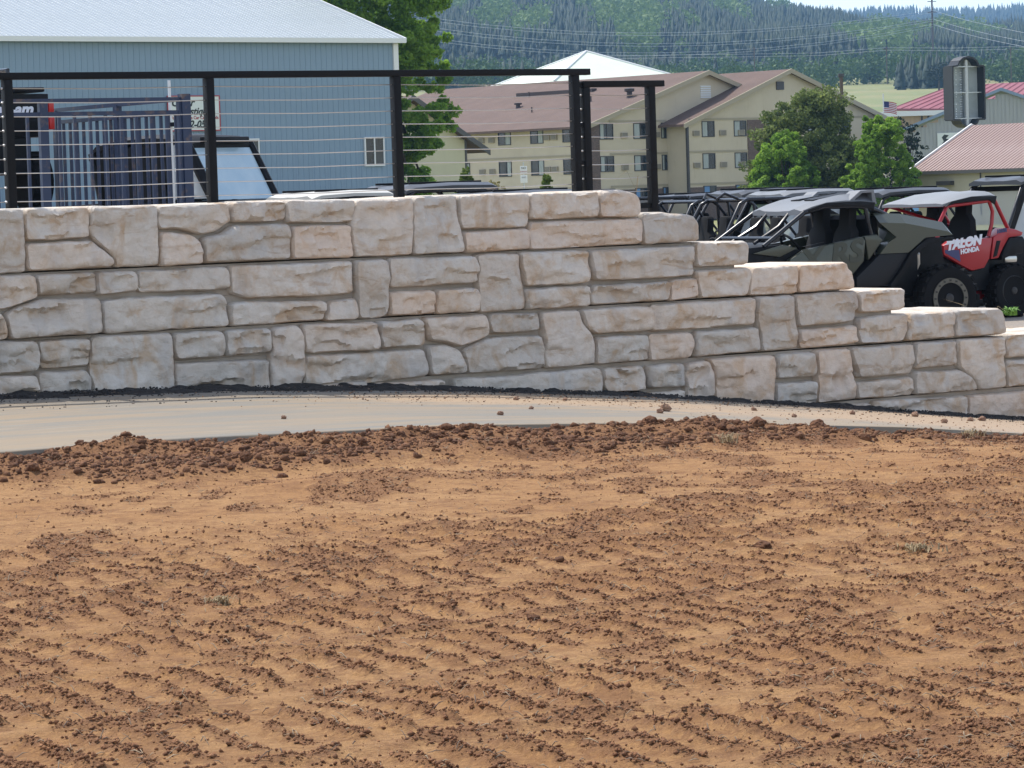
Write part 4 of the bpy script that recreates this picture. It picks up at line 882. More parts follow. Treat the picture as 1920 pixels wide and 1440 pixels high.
# tan building with ribbed brown roof
TANW = mat('tan_wall', (.50, .455, .345), .9, layers=[(.6, (.45, .41, .31), .4, .7)]); RBROWN = mat('ribbed_brown', (.25, .165, .14), .45, .2, layers=[(.35, (.33, .24, .215), .45, .7), (2, (.24, .15, .14), .5, .8, (.3, 2, 1))])
tb = thing('tan_building', 'low tan building with ribbed reddish brown metal roof', 'building', (24.45, 200, 0), BRZ)
MB().span((.35, -26, -2), (11.3, -.5, 1.62)).build('wall', TANW, tb)
g = MB(); g.prism([(.35, 1.6), (11.3, 1.6), (5.83, 4.2)], -26, -.5); g.build('gable_wall', TANW, tb)
ka = math.atan2(4.45 - 1.71, 5.83)
p = ribbed(.9, 6.44, .3, .04, .035, lambda x, h, v: Vector((v * math.cos(ka) - h * math.sin(ka), -x, 1.71 + v * math.sin(ka) + h * math.cos(ka))), 'roof_panel', RBROWN, tb); repeat(p, 29, (0, -.9, 0))
p = ribbed(.9, 6.44, .3, .04, .035, lambda x, h, v: Vector((11.66 - v * math.cos(ka) + h * math.sin(ka), -x, 1.71 + v * math.sin(ka) + h * math.cos(ka))), 'roof_panel', RBROWN, tb); repeat(p, 29, (0, -.9, 0))
MB().span((-.08, -26.1, 1.5), (.02, 0, 1.70)).build('gutter', mat('dark_eave', (.1, .095, .09), .7), tb)
r_ = MB(); r_.prism([(-.05, 1.60), (-.05, 1.78), (5.83, 4.56), (11.7, 1.78), (11.7, 1.6), (5.83, 4.35)], -.02, .08); r_.build('rake_trim', WHITE, tb)
MB().tube([(.30, -5.6, -1), (.30, -5.6, 1.5)], .04, 8).build('downpipe', DKFRAME, tb, smooth=True)
o = MB().box((.2, -2.9, .95), (.5, 1.1, .25)).build('wall_unit', DKFRAME, tb)

# pylon sign, open faced
GREYI = mat('sign_interior', (.42, .46, .47), .7, layers=[(1.2, (.33, .37, .38), .4, .65)]); BLACKM = mat('black_metal', (.012, .012, .014), .45)
GALV = mat('galvanised', (.48, .50, .50), .45, .5); LEDM = mat('led_dot', (.85, .9, .95), .3)
sg = thing('pylon_sign', 'tall black framed pylon sign with its face missing', 'sign', (32.4, 230, 0), math.radians(24))
prof = [(-1.28, 5.25), (-.75, 5.25), (-.6, 4.98), (-.3, 4.8), (0, 4.74), (.3, 4.8), (.6, 4.98), (.75, 5.25), (1.28, 5.25), (1.28, 8.95), (.85, 9.0), (.7, 9.3), (.4, 9.52), (0, 9.6), (-.4, 9.52), (-.7, 9.3), (-.85, 9.0), (-1.28, 8.95)]
MB().prism(prof, .62, .70).build('back_panel', GREYI, sg)
sh = MB(); n_ = len(prof)
for i in range(n_):
    a, b_ = prof[i], prof[(i + 1) % n_]; d = Vector((b_[0] - a[0], 0, b_[1] - a[1])); nn = Vector((d.z, 0, -d.x)).normalized() * .06
    A, B = Vector((a[0], 0, a[1])), Vector((b_[0], 0, b_[1])); q = [A - nn, B - nn, B + nn, A + nn]
    sh.loft([[p_ + Vector((0, -.25, 0)) for p_ in q], [p_ + Vector((0, .95, 0)) for p_ in q]])
sh.build('cabinet', BLACKM, sg); MB().span((.95, .96, 5.6), (1.75, 1.15, 8.8)).build('rear_cabinet', BLACKM, sg)
MB().tube([(.1, .3, -2), (.1, .3, 9.4)], .2, 14).build('pole', GALV, sg, smooth=True)
for zz in (5.3, 7.1, 8.9): MB().span((-1.24, .1, zz), (1.24, .18, zz + .07)).build('cross_brace', GALV, sg)
for j, x in enumerate((-.78, -.55, -.2, .02 - .12)):
    z = 5.5
    while z < 8.8:
        if random.random() > .13: MB().box((x + .012 * (z - 5.5), .6, z), (.06, .04, .07)).build('light_module', LEDM, sg)
        z += .17
# grey shop, red roofed hall and white roofed shed to the right
GREYW = mat('grey_steel', (.36, .37, .36), .6, layers=[(3, (.32, .33, .325), .4, .6, (4, 1, .1))]); REDR = mat('red_roof', (.27, .08, .10), .5, .1, layers=[(.3, (.31, .105, .125), .4, .7, (1, .1, 1))])
gs = thing('grey_shop', 'grey steel shop with slanting roof edge behind the tan building', 'building', (31.56, 260, 0), -.12)
p = ribbed(.9, 8.8, .3, .03, .03, lambda x, h, v: Vector((x, -h, -2 + v)), 'wall_panel', GREYW, gs)
for k in range(1, 17):
    c = p.copy(); COL.objects.link(c); c.parent = gs; c.location = (k * .9, 0, 0); c.scale = (1, 1, 1)
    top = 4.9 + min(k * .9, 15.3 - k * .9) * .38; c.scale = (1, 1, (top + 2) / 8.8); c.location.z = -2 + 2 * c.scale.z
p.scale = (1, 1, 6.9 / 8.8); p.location.z = -2 + 2 * p.scale.z
r_ = MB(); r_.prism([(-.4, 4.85), (-.4, 5.1), (7.65, 8.15), (15.7, 5.1), (15.7, 4.85), (7.65, 7.9)], -.4, 14); r_.build('roof', mat('blue_grey_roof', (.20, .27, .36), .5, .2), gs)
MB().span((0, -.09, -2), (15.3, -.04, 1.6)).build('blue_base', mat('blue_base', (.22, .42, .68), .7), gs)
ss_ = thing('auto_sign', 'small white sign with blue letters on the grey shop', 'sign', (31.56, 260, 0), -.12)
MB().span((2.6, -.16, 3.65), (6.8, -.05, 4.75)).build('board', SIGNW, ss_); text_part('AUTO', 3.9, 3.85, .95, mat('ink_blue', (.03, .10, .32), .6), ss_, -.17, bold=.015)
em = MB(); em.prism([(2.9, 3.8), (3.5, 3.78), (3.35, 4.05), (3.6, 4.2), (3.25, 4.3), (3.5, 4.55), (3.15, 4.62), (2.95, 4.4), (3.1, 4.1)], -.18, -.161); em.build('emblem', INK, ss_)
rh = thing('red_roof_hall', 'large hall with a faded red metal roof', 'building', (49.5, 420, 0), 0)
r_ = MB(); r_.add([(0, 0, 10.1), (45, -6, 8.5), (45, 6, 13.6), (8.5, 6, 12.9), (0, 0, 9.8), (45, -6, 8.2), (45, 6, 13.3), (8.5, 6, 12.6)], [(0, 1, 2, 3), (7, 6, 5, 4), (0, 4, 5, 1), (1, 5, 6, 2), (2, 6, 7, 3), (3, 7, 4, 0)]); r_.build('roof', REDR, rh)
for k in range(38):
    f = k / 38; a = Vector((45 * f, -6 * f, 10.12 - 1.6 * f)); b_ = Vector((8.5 + 36.5 * f, 6, 12.92 + .7 * f)); MB().tube([a, b_], .05, 4).build('roof_seam', REDR, rh)
MB().span((1.5, 2, -2), (44, 5.5, 8.2)).build('wall', TANW, rh)
ws = thing('white_roof_shed', 'long shed with a flat white roof and brown panelled wall', 'building', (34.1, 300, 0), .05)
MB().span((0, 0, 6.9), (22, 9, 7.35)).build('roof', mat('white_roof', (.74, .75, .74), .5), ws); MB().span((.5, .4, 5.1), (21, 8.6, 6.9)).build('upper_wall', mat('tan_panel', (.40, .30, .20), .7, layers=[(2, (.34, .25, .17), .4, .6, (5, 1, .1))]), ws); MB().span((.5, .3, -2), (21, 8.6, 5.1)).build('lower_wall', TANW, ws)
MB().span((4.0, .3, 5.1), (4.15, .42, 6.9)).build('post', DKFRAME, ws); MB().span((4.6, .3, 5.1), (4.75, .42, 6.9)).build('post', DKFRAME, ws)
# flag
fl = thing('flag', 'american flag on a white pole before the white roofed shed', 'flag', (32.3, 280, 0), .3)
MB().tube([(0, 0, -2), (0, 0, 8.5)], .05, 8).build('pole', WHITE, fl, smooth=True)
FR, FW, FB = mat('flag_red', (.42, .04, .05), .8), mat('flag_white', (.7, .7, .7), .8), mat('flag_blue', (.03, .04, .13), .8)
def fpt(u, v): return Vector((.06 + u * 1.15, .09 * math.sin(u * 6), 7.85 - v * .95 - .22 * u * u))
for k in range(13):
    mb = MB(); u0 = .42 if k < 7 else 0
    for i in range(8):
        a, b_ = u0 + (1 - u0) * i / 8, u0 + (1 - u0) * (i + 1) / 8; off = Vector((0, .012, 0)); q = [fpt(a, k / 13), fpt(b_, k / 13), fpt(b_, (k + 1) / 13), fpt(a, (k + 1) / 13)]
        mb.loft([q, [p_ + off for p_ in q]])
    mb.build('stripe', FR if k % 2 == 0 else FW, fl)
mb = MB()
for i in range(4):
    a, b_ = .42 * i / 4, .42 * (i + 1) / 4; q = [fpt(a, 0), fpt(b_, 0), fpt(b_, 7 / 13), fpt(a, 7 / 13)]; mb.loft([q, [p_ + Vector((0, .012, 0)) for p_ in q]])
mb.build('canton', FB, fl)
lp = thing('light_post', 'slim dark post with a lamp head beside the motel gable', 'lamp post', (24.66, 240, -1.4))
MB().tube([(0, 0, 0), (0, 0, 10.2)], .13, 10).build('pole', WOOD, lp, smooth=True); MB().box((0, 0, 10.3), (.42, .3, .28)).build('lamp_head', DKFRAME, lp, bevel=.03)
# no parking sign
npk = thing('no_parking_sign', 'two small white no parking plates on a thin post before the motel', 'sign', (bear(982, 328) * 145, 145, -.5), .1)
MB().tube([(0, 0.03, 0), (0, 0.03, 3.1)], .03, 8).build('post', GALV, npk, smooth=True)
MB().box((0, -.02, 2.75), (.31, .012, .36)).build('plate', WHITE, npk, bevel=.004); MB().box((0, -.02, 2.36), (.31, .012, .34)).build('plate', WHITE, npk, bevel=.004)
text_part('NO', 0, 2.80, .13, INK, npk, -.03, align='CENTER'); text_part('PARKING', 0, 2.66, .075, INKR, npk, -.03, align='CENTER'); text_part('10 FT', 0, 2.40, .09, INK, npk, -.03, align='CENTER')

# ------------------------------------------------------------ cable railing on the wall top
BLK = mat('black_powder_coat', (.008, .009, .011), .55, spec=.15); STEEL = mat('cable_steel', (.55, .52, .48), .35, .8); BOLT = mat('bolt', (.7, .7, .7), .3, .8)
def railing(label, posts, z_rail, s_ends, z_base, t=-.35, ncab=9, pair=()):
    r = thing('cable_railing', label, 'railing', wp(posts[0], t, z_base), WALL_RZ)
    o = posts[0]; h = z_rail - z_base
    for s in posts:
        p = MB().span((s - o - .032, -.032, 0), (s - o + .032, .032, h - .051)).build('post', BLK, r, bevel=.004)
        MB().span((s - o - .07, -.07, -.01), (s - o + .07, .07, .008)).build('base_plate', BLK, p)
        for k in range(ncab):
            z = .09 + (h - .2) * k / (ncab - 1)
            if round(s, 2) in (.28, 5.29): MB().lathe([(.008, -.012), (.008, 0), (.005, .005)], (s - o - .041, .0, z), rotm(rz=math.pi / 2), 8).build('bolt', BOLT, p, smooth=True)
    MB().span((s_ends[0] - o, -.035, h - .05), (s_ends[1] - o, .035, h)).build('top_rail', BLK, r, bevel=.004)
    for a, b_ in zip(posts[:-1], posts[1:]):
        if b_ - a < .3: continue
        for k in range(ncab):
            z = .09 + (h - .2) * k / (ncab - 1)
            MB().tube([(a - o + .033, 0, z), ((a + b_) / 2 - o, 0, z - .006 - .004 * random.random()), (b_ - o - .033, 0, z)], .0036, 5).build('cable', STEEL, r, smooth=True)
    return r
railing('black cable railing along the top of the retaining wall', [-2.96, -1.34, .28, 1.90, 3.52, 5.19], 2.375, (-3.1, 5.33), 1.38)
r2 = railing('short lower black cable railing section at the wall step', [5.29, 5.935], 2.278, (5.26, 6.06), 1.20)
tie = MB()
for z in (.1, .42, .72, 1.03): tie.span((-.10, -.02, z), (-.033, .02, z + .03))
tie.build('spacer', BLK, r2); MB().span((.1, -.02, .06), (.613, .02, .10)).build('bottom_rail', BLK, r2)

# ------------------------------------------------------------ vehicles
TYRE = mat('tyre', (.008, .008, .009), .85, spec=.2, bump=(60, .4, .005)); PLAST = mat('black_plastic', (.007, .0075, .009), .5, layers=[(8, (.013, .0135, .016), .4, .7)], spec=.15)
RIMB = mat('rim_black', (.02, .02, .022), .35, .3); RIMG = mat('beadlock', (.11, .105, .09), .45, .6); SEAT = mat('seat', (.009, .009, .01), .8, spec=.2); SEATG = mat('seat_grey', (.022, .022, .023), .8, spec=.2)
OLIVE = mat('olive_paint', (.048, .055, .04), .36, .15, coat=.15); OLIVE2 = mat('olive_dark', (.040, .046, .034), .45, .1); CHAR = mat('charcoal_panel', (.012, .0125, .015), .5, spec=.25)
RED = mat('red_paint', (.32, .006, .014), .35, .1, coat=.2); ROOFG = mat('grey_roof', (.15, .16, .175), .5); ROOFT = mat('light_grey_roof', (.19, .20, .21), .5); ROOFD = mat('dark_roof', (.03, .033, .04), .4, .0); ROOFW = mat('pale_utv_roof', (.50, .49, .45), .5)
SILV = mat('silver', (.55, .55, .52), .3, .8); NAVY = mat('navy', (.025, .03, .12), .4); DECW = mat('decal_white', (.72, .73, .78), .4); CAGEB = mat('cage_black', (.010, .012, .017), .25, .1)
SMOKE = glass_mat('clear_pane', (.75, .82, .86), .03, .0, .32); WSHIELD = mat('windshield', (.40, .54, .62), .06, layers=[(1.2, (.50, .62, .67), .4, .6)], spec=.8)  # windshield: blue-white sky reflection painted into its base colour
def wheel(parent, x, y, z, r, w, side, rim=RIMB, bead=None):
    mb = MB(); h = w / 2
    mb.lathe([(r * .56, -h * .8), (r * .72, -h), (r * .9, -h * .96), (r * .955, -h * .72), (r * .955, h * .72), (r * .9, h * .96), (r * .72, h), (r * .56, h * .8)], (x, y, z), None, 36)
    n = 20
    for k in range(n):
        for row, (yy, off) in enumerate(((-.62, 0), (.0, .5), (.62, 0))):
            a = 2 * math.pi * (k + off) / n; R = Matrix.Rotation(-a, 3, 'Y') @ Matrix.Rotation(.25 * (row - 1), 3, 'X')
            mb.box(Vector((x + math.cos(a) * r * .965, y + yy * h * 1.1, z + math.sin(a) * r * .965)), (r * .09, h * .55, r * .17), Matrix.Rotation(-a, 3, 'Y'))
    wh = mb.build('wheel', TYRE, parent, smooth=True)
    s = side
    MB().lathe([(r * .58, s * h * .45), (r * .58, s * h * .80), (r * .54, s * h * .86), (r * .50, s * h * .5), (r * .2, s * h * .42)], (x, y, z), None, 30).build('rim', rim, wh, smooth=True)
    sp = MB()
    for k in range(6):
        a = 2 * math.pi * k / 6; sp.box(Vector((x + math.cos(a) * r * .29, y + s * h * .6, z + math.sin(a) * r * .29)), (r * .46, .03, r * .11), Matrix.Rotation(-a, 3, 'Y'))
    sp.lathe([(r * .14, s * h * .4), (r * .14, s * h * .85), (r * .08, s * h * .9)], (x, y, z), None, 14); sp.build('spokes', rim, wh)
    if bead:
        MB().lathe([(r * .46, s * h * .86), (r * .46, s * h * 1.0), (r * .60, s * h * 1.0), (r * .60, s * h * .80)], (x, y, z), None, 36, False).build('beadlock_ring', bead, wh)
        bl = MB()
        for k in range(16):
            a = 2 * math.pi * k / 16; bl.box(Vector((x + math.cos(a) * r * .53, y + s * h * 1.02, z + math.sin(a) * r * .53)), (.022, .012, .022))
        bl.build('ring_bolts', RIMB, wh)
    return wh
def mirror(poly, y0, y1, name, m, parent, bevel=.012, dz=0):
    out = []
    for s in (1, -1): out.append(MB().prism([(x, z + dz) for x, z in poly], s * y0, s * y1).build(name, m, parent, bevel=bevel))
    return out
def seat(parent, x, y, z, m=SEAT, h=.62):
    s = MB().loft([[Vector((x + a * .26, y + b * .24, z + c)) for a, b in ((-1, -1), (1, -1), (1, 1), (-1, 1))] for c in (0, .14)]).build('seat', m, parent, bevel=.03)
    rings = []
    for zz, w, dx in ((.10, .24, 0), (.35, .25, -.06), (.5, .20, -.09), (.56, .12, -.10), (.74, .12, -.12), (.78, .08, -.12)):
        rings.append([Vector((x - .24 + dx + a * .055, y + b * w, z + zz * h / .62)) for a, b in ((-1, -1), (1, -1), (1, 1), (-1, 1))])
    MB().loft(rings).build('seat_back', m, parent, bevel=.02, smooth=True)
def steering(parent, x, y, z):
    R = Matrix.Rotation(math.radians(-55), 3, 'Y'); pts = [R @ Vector((math.cos(a) * .17, math.sin(a) * .17, 0)) + Vector((x, y, z)) for a in [k * math.pi / 9 for k in range(18)]]
    w = MB().tube(pts, .016, 8, True).build('steering_wheel', PLAST, parent, smooth=True); MB().tube([(x, y, z), Vector((x, y, z)) + R @ Vector((0, 0, -.3))], .025, 8).build('column', PLAST, w, smooth=True)

# --- olive sport side-by-side
G = -.43; mv = thing('olive_side_by_side', 'olive and black sport side-by-side with sharp rear fenders and beadlock wheels', 'off-road vehicle', (4.93, 40.084, G), math.atan2(-.4108, -.9117)); dz = -G
for x, r in ((0, .405), (2.72, .39)):
    for s in (1, -1): wheel(mv, x, s * .72, r, r, .28, s, RIMB, RIMG)
up = [(.92, .98), (.56, .96), (-.04, .84), (-.09, .73), (.10, .72), (.29, .71), (.39, .64), (.53, .54), (.92, .54), (.80, .67), (.69, .80)]
for s in (1, -1):
    rings = []
    for yy, sh in ((.40, .04), (.64, .045), (.805, -.07)):
        rings.append([Vector((x + (.01 if yy > .78 else 0), s * yy, z + dz + (sh if z > .75 else 0))) for x, z in up])
    MB().loft(rings).build('rear_fender', OLIVE, mv)
mirror([(.92, .535), (.53, .535), (.63, .38), (.82, .16), (1.25, .15), (1.25, .27)], .46, .79, 'fender_base', CHAR, mv, .01, dz)
mirror([(.29, .70), (.39, .635), (.53, .53), (.63, .38), (.82, .16), (.78, .12), (.57, .36), (.46, .50), (.34, .60), (.12, .655), (-.06, .66), (-.08, .70), (.1, .705)], .50, .835, 'fender_flare', PLAST, mv, .006, dz)
drs = mirror([(2.11, .52), (1.91, .62), (1.13, .75), (1.09, .70), (1.12, .46), (1.28, .30), (1.6, .05), (2.25, .05), (2.2, .35)], .66, .745, 'door', OLIVE, mv, .012, dz)
mirror([(1.10, .755), (.93, .77), (.85, .70), (1.05, .47), (1.085, .70)], .66, .742, 'door_tail', OLIVE, mv, .008, dz)
for d_ in drs[:1]: text_part('X RS', 1.98, .36 + dz, .36, OLIVE2, d_, .7475, .25, rot=(math.pi / 2, -.14, math.pi), bold=.012, sx=1.15)
mirror([(2.05, .66), (1.85, .66), (1.62, .705), (1.9, .66)], .66, .70, 'door_trim', CHAR, mv, .0, dz)
MB().prism([(x, z + dz) for x, z in [(.3, .05), (3.0, .0), (3.2, .25), (3.05, .52), (2.67, .665), (2.15, .695), (1.93, .62), (1.3, .35), (.95, .40), (.75, .6), (.3, .6)]], -.62, .62).build('body', PLAST, mv, bevel=.02)
mirror([(2.55, .60), (2.15, .69), (1.96, .645), (2.2, .55)], .625, .655, 'hood_side', OLIVE, mv, .005, dz)
hd = MB(); hd.add([(2.9, .35, .60 + dz), (2.9, -.35, .60 + dz), (2.15, -.55, .715 + dz), (2.15, .55, .715 + dz), (2.9, .35, .57 + dz), (2.9, -.35, .57 + dz), (2.15, -.55, .68 + dz), (2.15, .55, .68 + dz)], [(0, 1, 2, 3), (7, 6, 5, 4), (0, 4, 5, 1), (1, 5, 6, 2), (2, 6, 7, 3), (3, 7, 4, 0)]); hd.build('hood', CHAR, mv)
for s in (1, -1):
    MB().tube([(2.42, s * .66, .68 + dz), (2.28, s * .65, .77 + dz), (1.84, s * .62, 1.06 + dz)], .027, 10).build('front_pillar', CAGEB, mv, smooth=True)
    MB().tube([(1.84, s * .62, 1.06 + dz), (1.58, s * .64, 1.12 + dz), (1.11, s * .64, 1.11 + dz), (.88, s * .63, 1.06 + dz), (.55, s * .58, .93 + dz), (.2, s * .5, .8 + dz)], .03, 10).build('roof_rail', CAGEB, mv, smooth=True)
    MB().tube([(1.02, s * .64, 1.1 + dz), (.95, s * .66, .75 + dz), (.9, s * .66, .4 + dz)], .03, 10).build('rear_pillar', CAGEB, mv, smooth=True)
    MB().tube([(2.35, s * .3, .71 + dz), (2.0, s * .28, .9 + dz), (1.9, s * .27, 1.0 + dz), (1.82, s * .26, 1.08 + dz)], .022, 8).build('windshield_bar', CAGEB, mv, smooth=True)
    MB().prism([(x, z + dz) for x, z in [(.98, 1.12), (.86, 1.10), (.50, .92), (.60, .92), (.90, 1.0)]], s * .56, s * .60).build('sail_panel', PLAST, mv, bevel=.006)
MB().tube([(2.28, -.65, .77 + dz), (2.28, .65, .77 + dz)], .022, 8).build('dash_bar', CAGEB, mv, smooth=True)
prof = [(1.87, 1.075, 1.085, .60), (1.74, 1.125, 1.145, .635), (1.55, 1.17, 1.195, .65), (1.3, 1.185, 1.245, .65), (1.05, 1.175, 1.275, .645), (.88, 1.15, 1.28, .63)]
rf = []
for x, ze, zm, w in prof:
    ring = [(-w, ze - .045), (-w, ze), (-w * .72, ze + (zm - ze) * .75 + .02), (-w * .5, ze + (zm - ze) * .55), (0, zm - .01), (w * .5, ze + (zm - ze) * .55), (w * .72, ze + (zm - ze) * .75 + .02), (w, ze), (w, ze - .045), (0, zm - .06)]
    rf.append([Vector((x, a, b_ + dz)) for a, b_ in ring])
MB().loft(rf).build('roof', ROOFG, mv, smooth=True)
for s in (1, -1):
    MB().add([(1.52, s * .06, 1.212 + dz), (1.52, s * .27, 1.2035 + dz), (1.0, s * .24, 1.268 + dz), (1.0, s * .06, 1.28 + dz), (1.52, s * .06, 1.19 + dz), (1.52, s * .27, 1.18 + dz), (1.0, s * .24, 1.22 + dz), (1.0, s * .06, 1.23 + dz)], [(0, 1, 2, 3), (7, 6, 5, 4), (0, 4, 5, 1), (1, 5, 6, 2), (2, 6, 7, 3), (3, 7, 4, 0)]).build('roof_panel', PLAST, mv)
mirror([(1.80, 1.06), (1.60, 1.115), (1.1, 1.105), (.92, 1.06), (.9, 1.15), (1.1, 1.17), (1.57, 1.165), (1.80, 1.10)], .635, .672, 'roof_edge', PLAST, mv, .006, dz)
for s in (1, -1):
    sc = MB(); outer = [(1.24, 1.18), (1.08, 1.295), (.90, 1.30), (.86, 1.13)]; inner = [(1.17, 1.19), (1.06, 1.265), (.93, 1.27), (.92, 1.16)]
    for i in range(4):
        j = (i + 1) % 4; q = [outer[i], outer[j], inner[j], inner[i]]; sc.prism([(x, z + dz) for x, z in q], s * .38, s * .64)
    sc.build('roof_scoop', ROOFG, mv)
for s in (1, -1): seat(mv, 1.42, s * .31, .18 + dz, SEATG, .78)
steering(mv, 1.86, .31, .66 + dz)
MB().prism([(x, z + dz) for x, z in [(.95, .3), (.95, .95), (.85, 1.0), (.78, .3)]], -.6, .6).build('rear_bulkhead', SEAT, mv)
MB().prism([(x, z + dz) for x, z in [(-.25, .2), (.7, .1), (.7, .62), (-.2, .66)]], -.36, .36).build('engine_bay', PLAST, mv, bevel=.02)
for s in (1, -1):
    q = [Vector((.42 - .2 * f + .05 * math.cos(f * 44), s * .50 + .05 * math.sin(f * 44), .58 - .52 * f + dz)) for f in [k / 66 for k in range(67)]]
    MB().tube(q, .010, 6).build('shock_spring', SILV, mv, smooth=True); MB().tube([(.44, s * .5, .64 + dz), (.2, s * .5, .02 + dz)], .025, 8).build('shock', SILV, mv, smooth=True)
    MB().tube([(1.0, s * .45, .08 + dz), (.5, s * .52, .02 + dz), (0, s * .58, 0 + dz)], [.04, .045, .05], 8).build('trailing_arm', PLAST, mv, smooth=True)
    MB().tube([(-.1, s * .1, .1 + dz), (0, s * .6, .02 + dz)], .022, 8).build('rear_link', PLAST, mv, smooth=True)
    MB().tube([(2.72, s * .1, .15 + dz), (2.72, s * .6, -.02 + dz)], .03, 8).build('front_arm', PLAST, mv, smooth=True)
MB().lathe([(.03, -.16), (.09, -.12), (.115, 0), (.09, .12), (.03, .16)], (.30, .46, .42 + dz), rotm(rx=1.2), 18).build('silencer', SILV, mv, smooth=True)
MB().box((-.25, .2, .52 + dz), (.03, .1, .035)).build('tail_lamp', mat('lamp_red', (.45, .01, .01), .3), mv)

# --- red side-by-side
G = -.47; dz = -G; tl = thing('red_side_by_side', 'red side-by-side with grey roof and white lettered door', 'off-road vehicle', (6.279, 44.173, G), math.atan2(-.5408, -.8412))
for x, r in ((0, .36), (2.2, .35)):
    for s in (1, -1): wheel(tl, x, s * .66, r, r, .27, s, RIMB)
dt = mirror([(1.14, .53), (1.01, .60), (.46, .60), (.30, .605), (.36, .33), (.45, .21), (.66, .18), (.82, .25), (1.14, .41)], .62, .70, 'door', RED, tl, .012, dz)
mirror([(.29, .605), (.10, .725), (-.1, .70), (-.23, .655), (-.2, .61), (.02, .595), (.12, .47), (.21, .33), (.34, .32)], .52, .71, 'rear_quarter', RED, tl, .012, dz)
mirror([(.02, .585), (-.2, .605), (-.24, .55), (-.2, .38), (.0, .36), (.18, .30), (.12, .45)], .45, .73, 'fender_flare', PLAST, tl, .012, dz)
mirror([(.24, .56), (.17, .56), (.24, .36), (.31, .34)], .70, .716, 'intake', PLAST, tl, .003, dz)
mirror([(2.6, .25), (2.3, .52), (1.9, .60), (1.16, .56), (1.16, .42), (1.6, .38), (2.0, .2)], .5, .69, 'front_fender', RED, tl, .015, dz)
mirror([(1.13, .535), (1.01, .595), (.47, .597), (.55, .575), (.95, .545)], .70, .703, 'white_decal', DECW, tl, 0, dz); mirror([(1.12, .47), (1.12, .43), (.86, .305), (.88, .46)], .70, .703, 'navy_decal', NAVY, tl, 0, dz)
text_part('TALON', 1.10, .465 + dz, .165, DECW, dt[0], .7045, .3, rot=(math.pi / 2, -.11, math.pi), bold=.010, sx=1.08); text_part('HONDA', .86, .405 + dz, .085, DECW, dt[0], .7045, .1, rot=(math.pi / 2, -.11, math.pi), bold=.004, sx=1.0)
text_part('1000R', .24, .655 + dz, .07, NAVY, dt[0], .714, .2, rot=(math.pi / 2, -.11, math.pi), bold=.003)
MB().prism([(x, z + dz) for x, z in [(-.3, .1), (-.3, .5), (.0, .6), (.35, .58), (1.2, .48), (1.9, .56), (2.5, .42), (2.7, .1), (2.0, -.1), (.2, -.1)]], -.5, .5).build('body', PLAST, tl, bevel=.02)
mirror([(1.16, .40), (.82, .235), (.66, .165), (.45, .195), (.3, .30), (.28, -.08), (1.3, -.08), (1.5, .3)], .48, .62, 'rocker', PLAST, tl, .012, dz)
MB().prism([(x, z + dz) for x, z in [(-.3, .62), (.1, .70), (.1, .60), (-.3, .55)]], -.5, .5).build('cargo_bed', PLAST, tl, bevel=.01)
for s in (1, -1):
    MB().tube([(1.2, s * .64, .60 + dz), (1.15, s * .63, .82 + dz), (.99, s * .61, 1.04 + dz)], .026, 10).build('front_pillar', RED, tl, smooth=True)
    MB().tube([(.99, s * .61, 1.04 + dz), (.27, s * .61, 1.09 + dz)], .026, 10).build('roof_rail', RED, tl, smooth=True)
    MB().tube([(.27, s * .61, 1.09 + dz), (.22, s * .62, .95 + dz), (.24, s * .62, .78 + dz), (.30, s * .62, .62 + dz)], .026, 10).build('rear_pillar', RED, tl, smooth=True)
    MB().tube([(.18, s * .6, 1.12 + dz), (-.10, s * .56, .70 + dz)], .028, 10).build('rear_brace', RED, tl, smooth=True)
    seat(tl, .78, s * .29, .2 + dz, SEAT, .80)
MB().tube([(.95, -.60, 1.04 + dz), (.26, .0, .72 + dz)], .022, 8).build('cage_diagonal', RED, tl, smooth=True); MB().tube([(1.0, -.62, 1.05 + dz), (1.0, .62, 1.05 + dz)], .024, 8).build('cage_header', RED, tl, smooth=True); MB().tube([(.26, -.61, 1.09 + dz), (.26, .61, 1.09 + dz)], .024, 8).build('cage_hoop', RED, tl, smooth=True)
steering(tl, 1.18, .29, .68 + dz)
rings = []
for x, ze, zm, w in ((1.08, 1.065, 1.085, .62), (.95, 1.10, 1.13, .64), (.6, 1.155, 1.21, .64), (.25, 1.165, 1.24, .63), (.16, 1.15, 1.22, .62)):
    rings.append([Vector((x, a, b_ + dz)) for a, b_ in [(-w, ze - .03), (-w, ze), (-w * .8, ze + (zm - ze) * .7), (-w * .3, zm - .01), (0, zm - .02), (w * .3, zm - .01), (w * .8, ze + (zm - ze) * .7), (w, ze), (w, ze - .03), (0, zm - .05)]])
MB().loft(rings).build('roof', ROOFT, tl, smooth=True)
mirror([(1.06, 1.03), (.9, 1.07), (.3, 1.10), (.2, 1.04), (.17, 1.15), (.6, 1.155), (.95, 1.10)], .625, .66, 'roof_edge', PLAST, tl, .006, dz)
for s in (1, -1):
    q = [Vector((.12 - .1 * f + .04 * math.cos(f * 40), s * .42 + .04 * math.sin(f * 40), .42 - .45 * f + dz)) for f in [k / 50 for k in range(51)]]; MB().tube(q, .009, 6).build('shock_spring', mat('spring_red', (.35, .02, .02), .35), tl, smooth=True)
MB().span((-.02, .2, -.22 + dz), (.62, .40, -.10 + dz)).build('skid_arm', RED, tl, bevel=.02)
MB().box((-.18, .42, .30 + dz), (.22, .2, .09)).build('muffler', SILV, tl, bevel=.03)

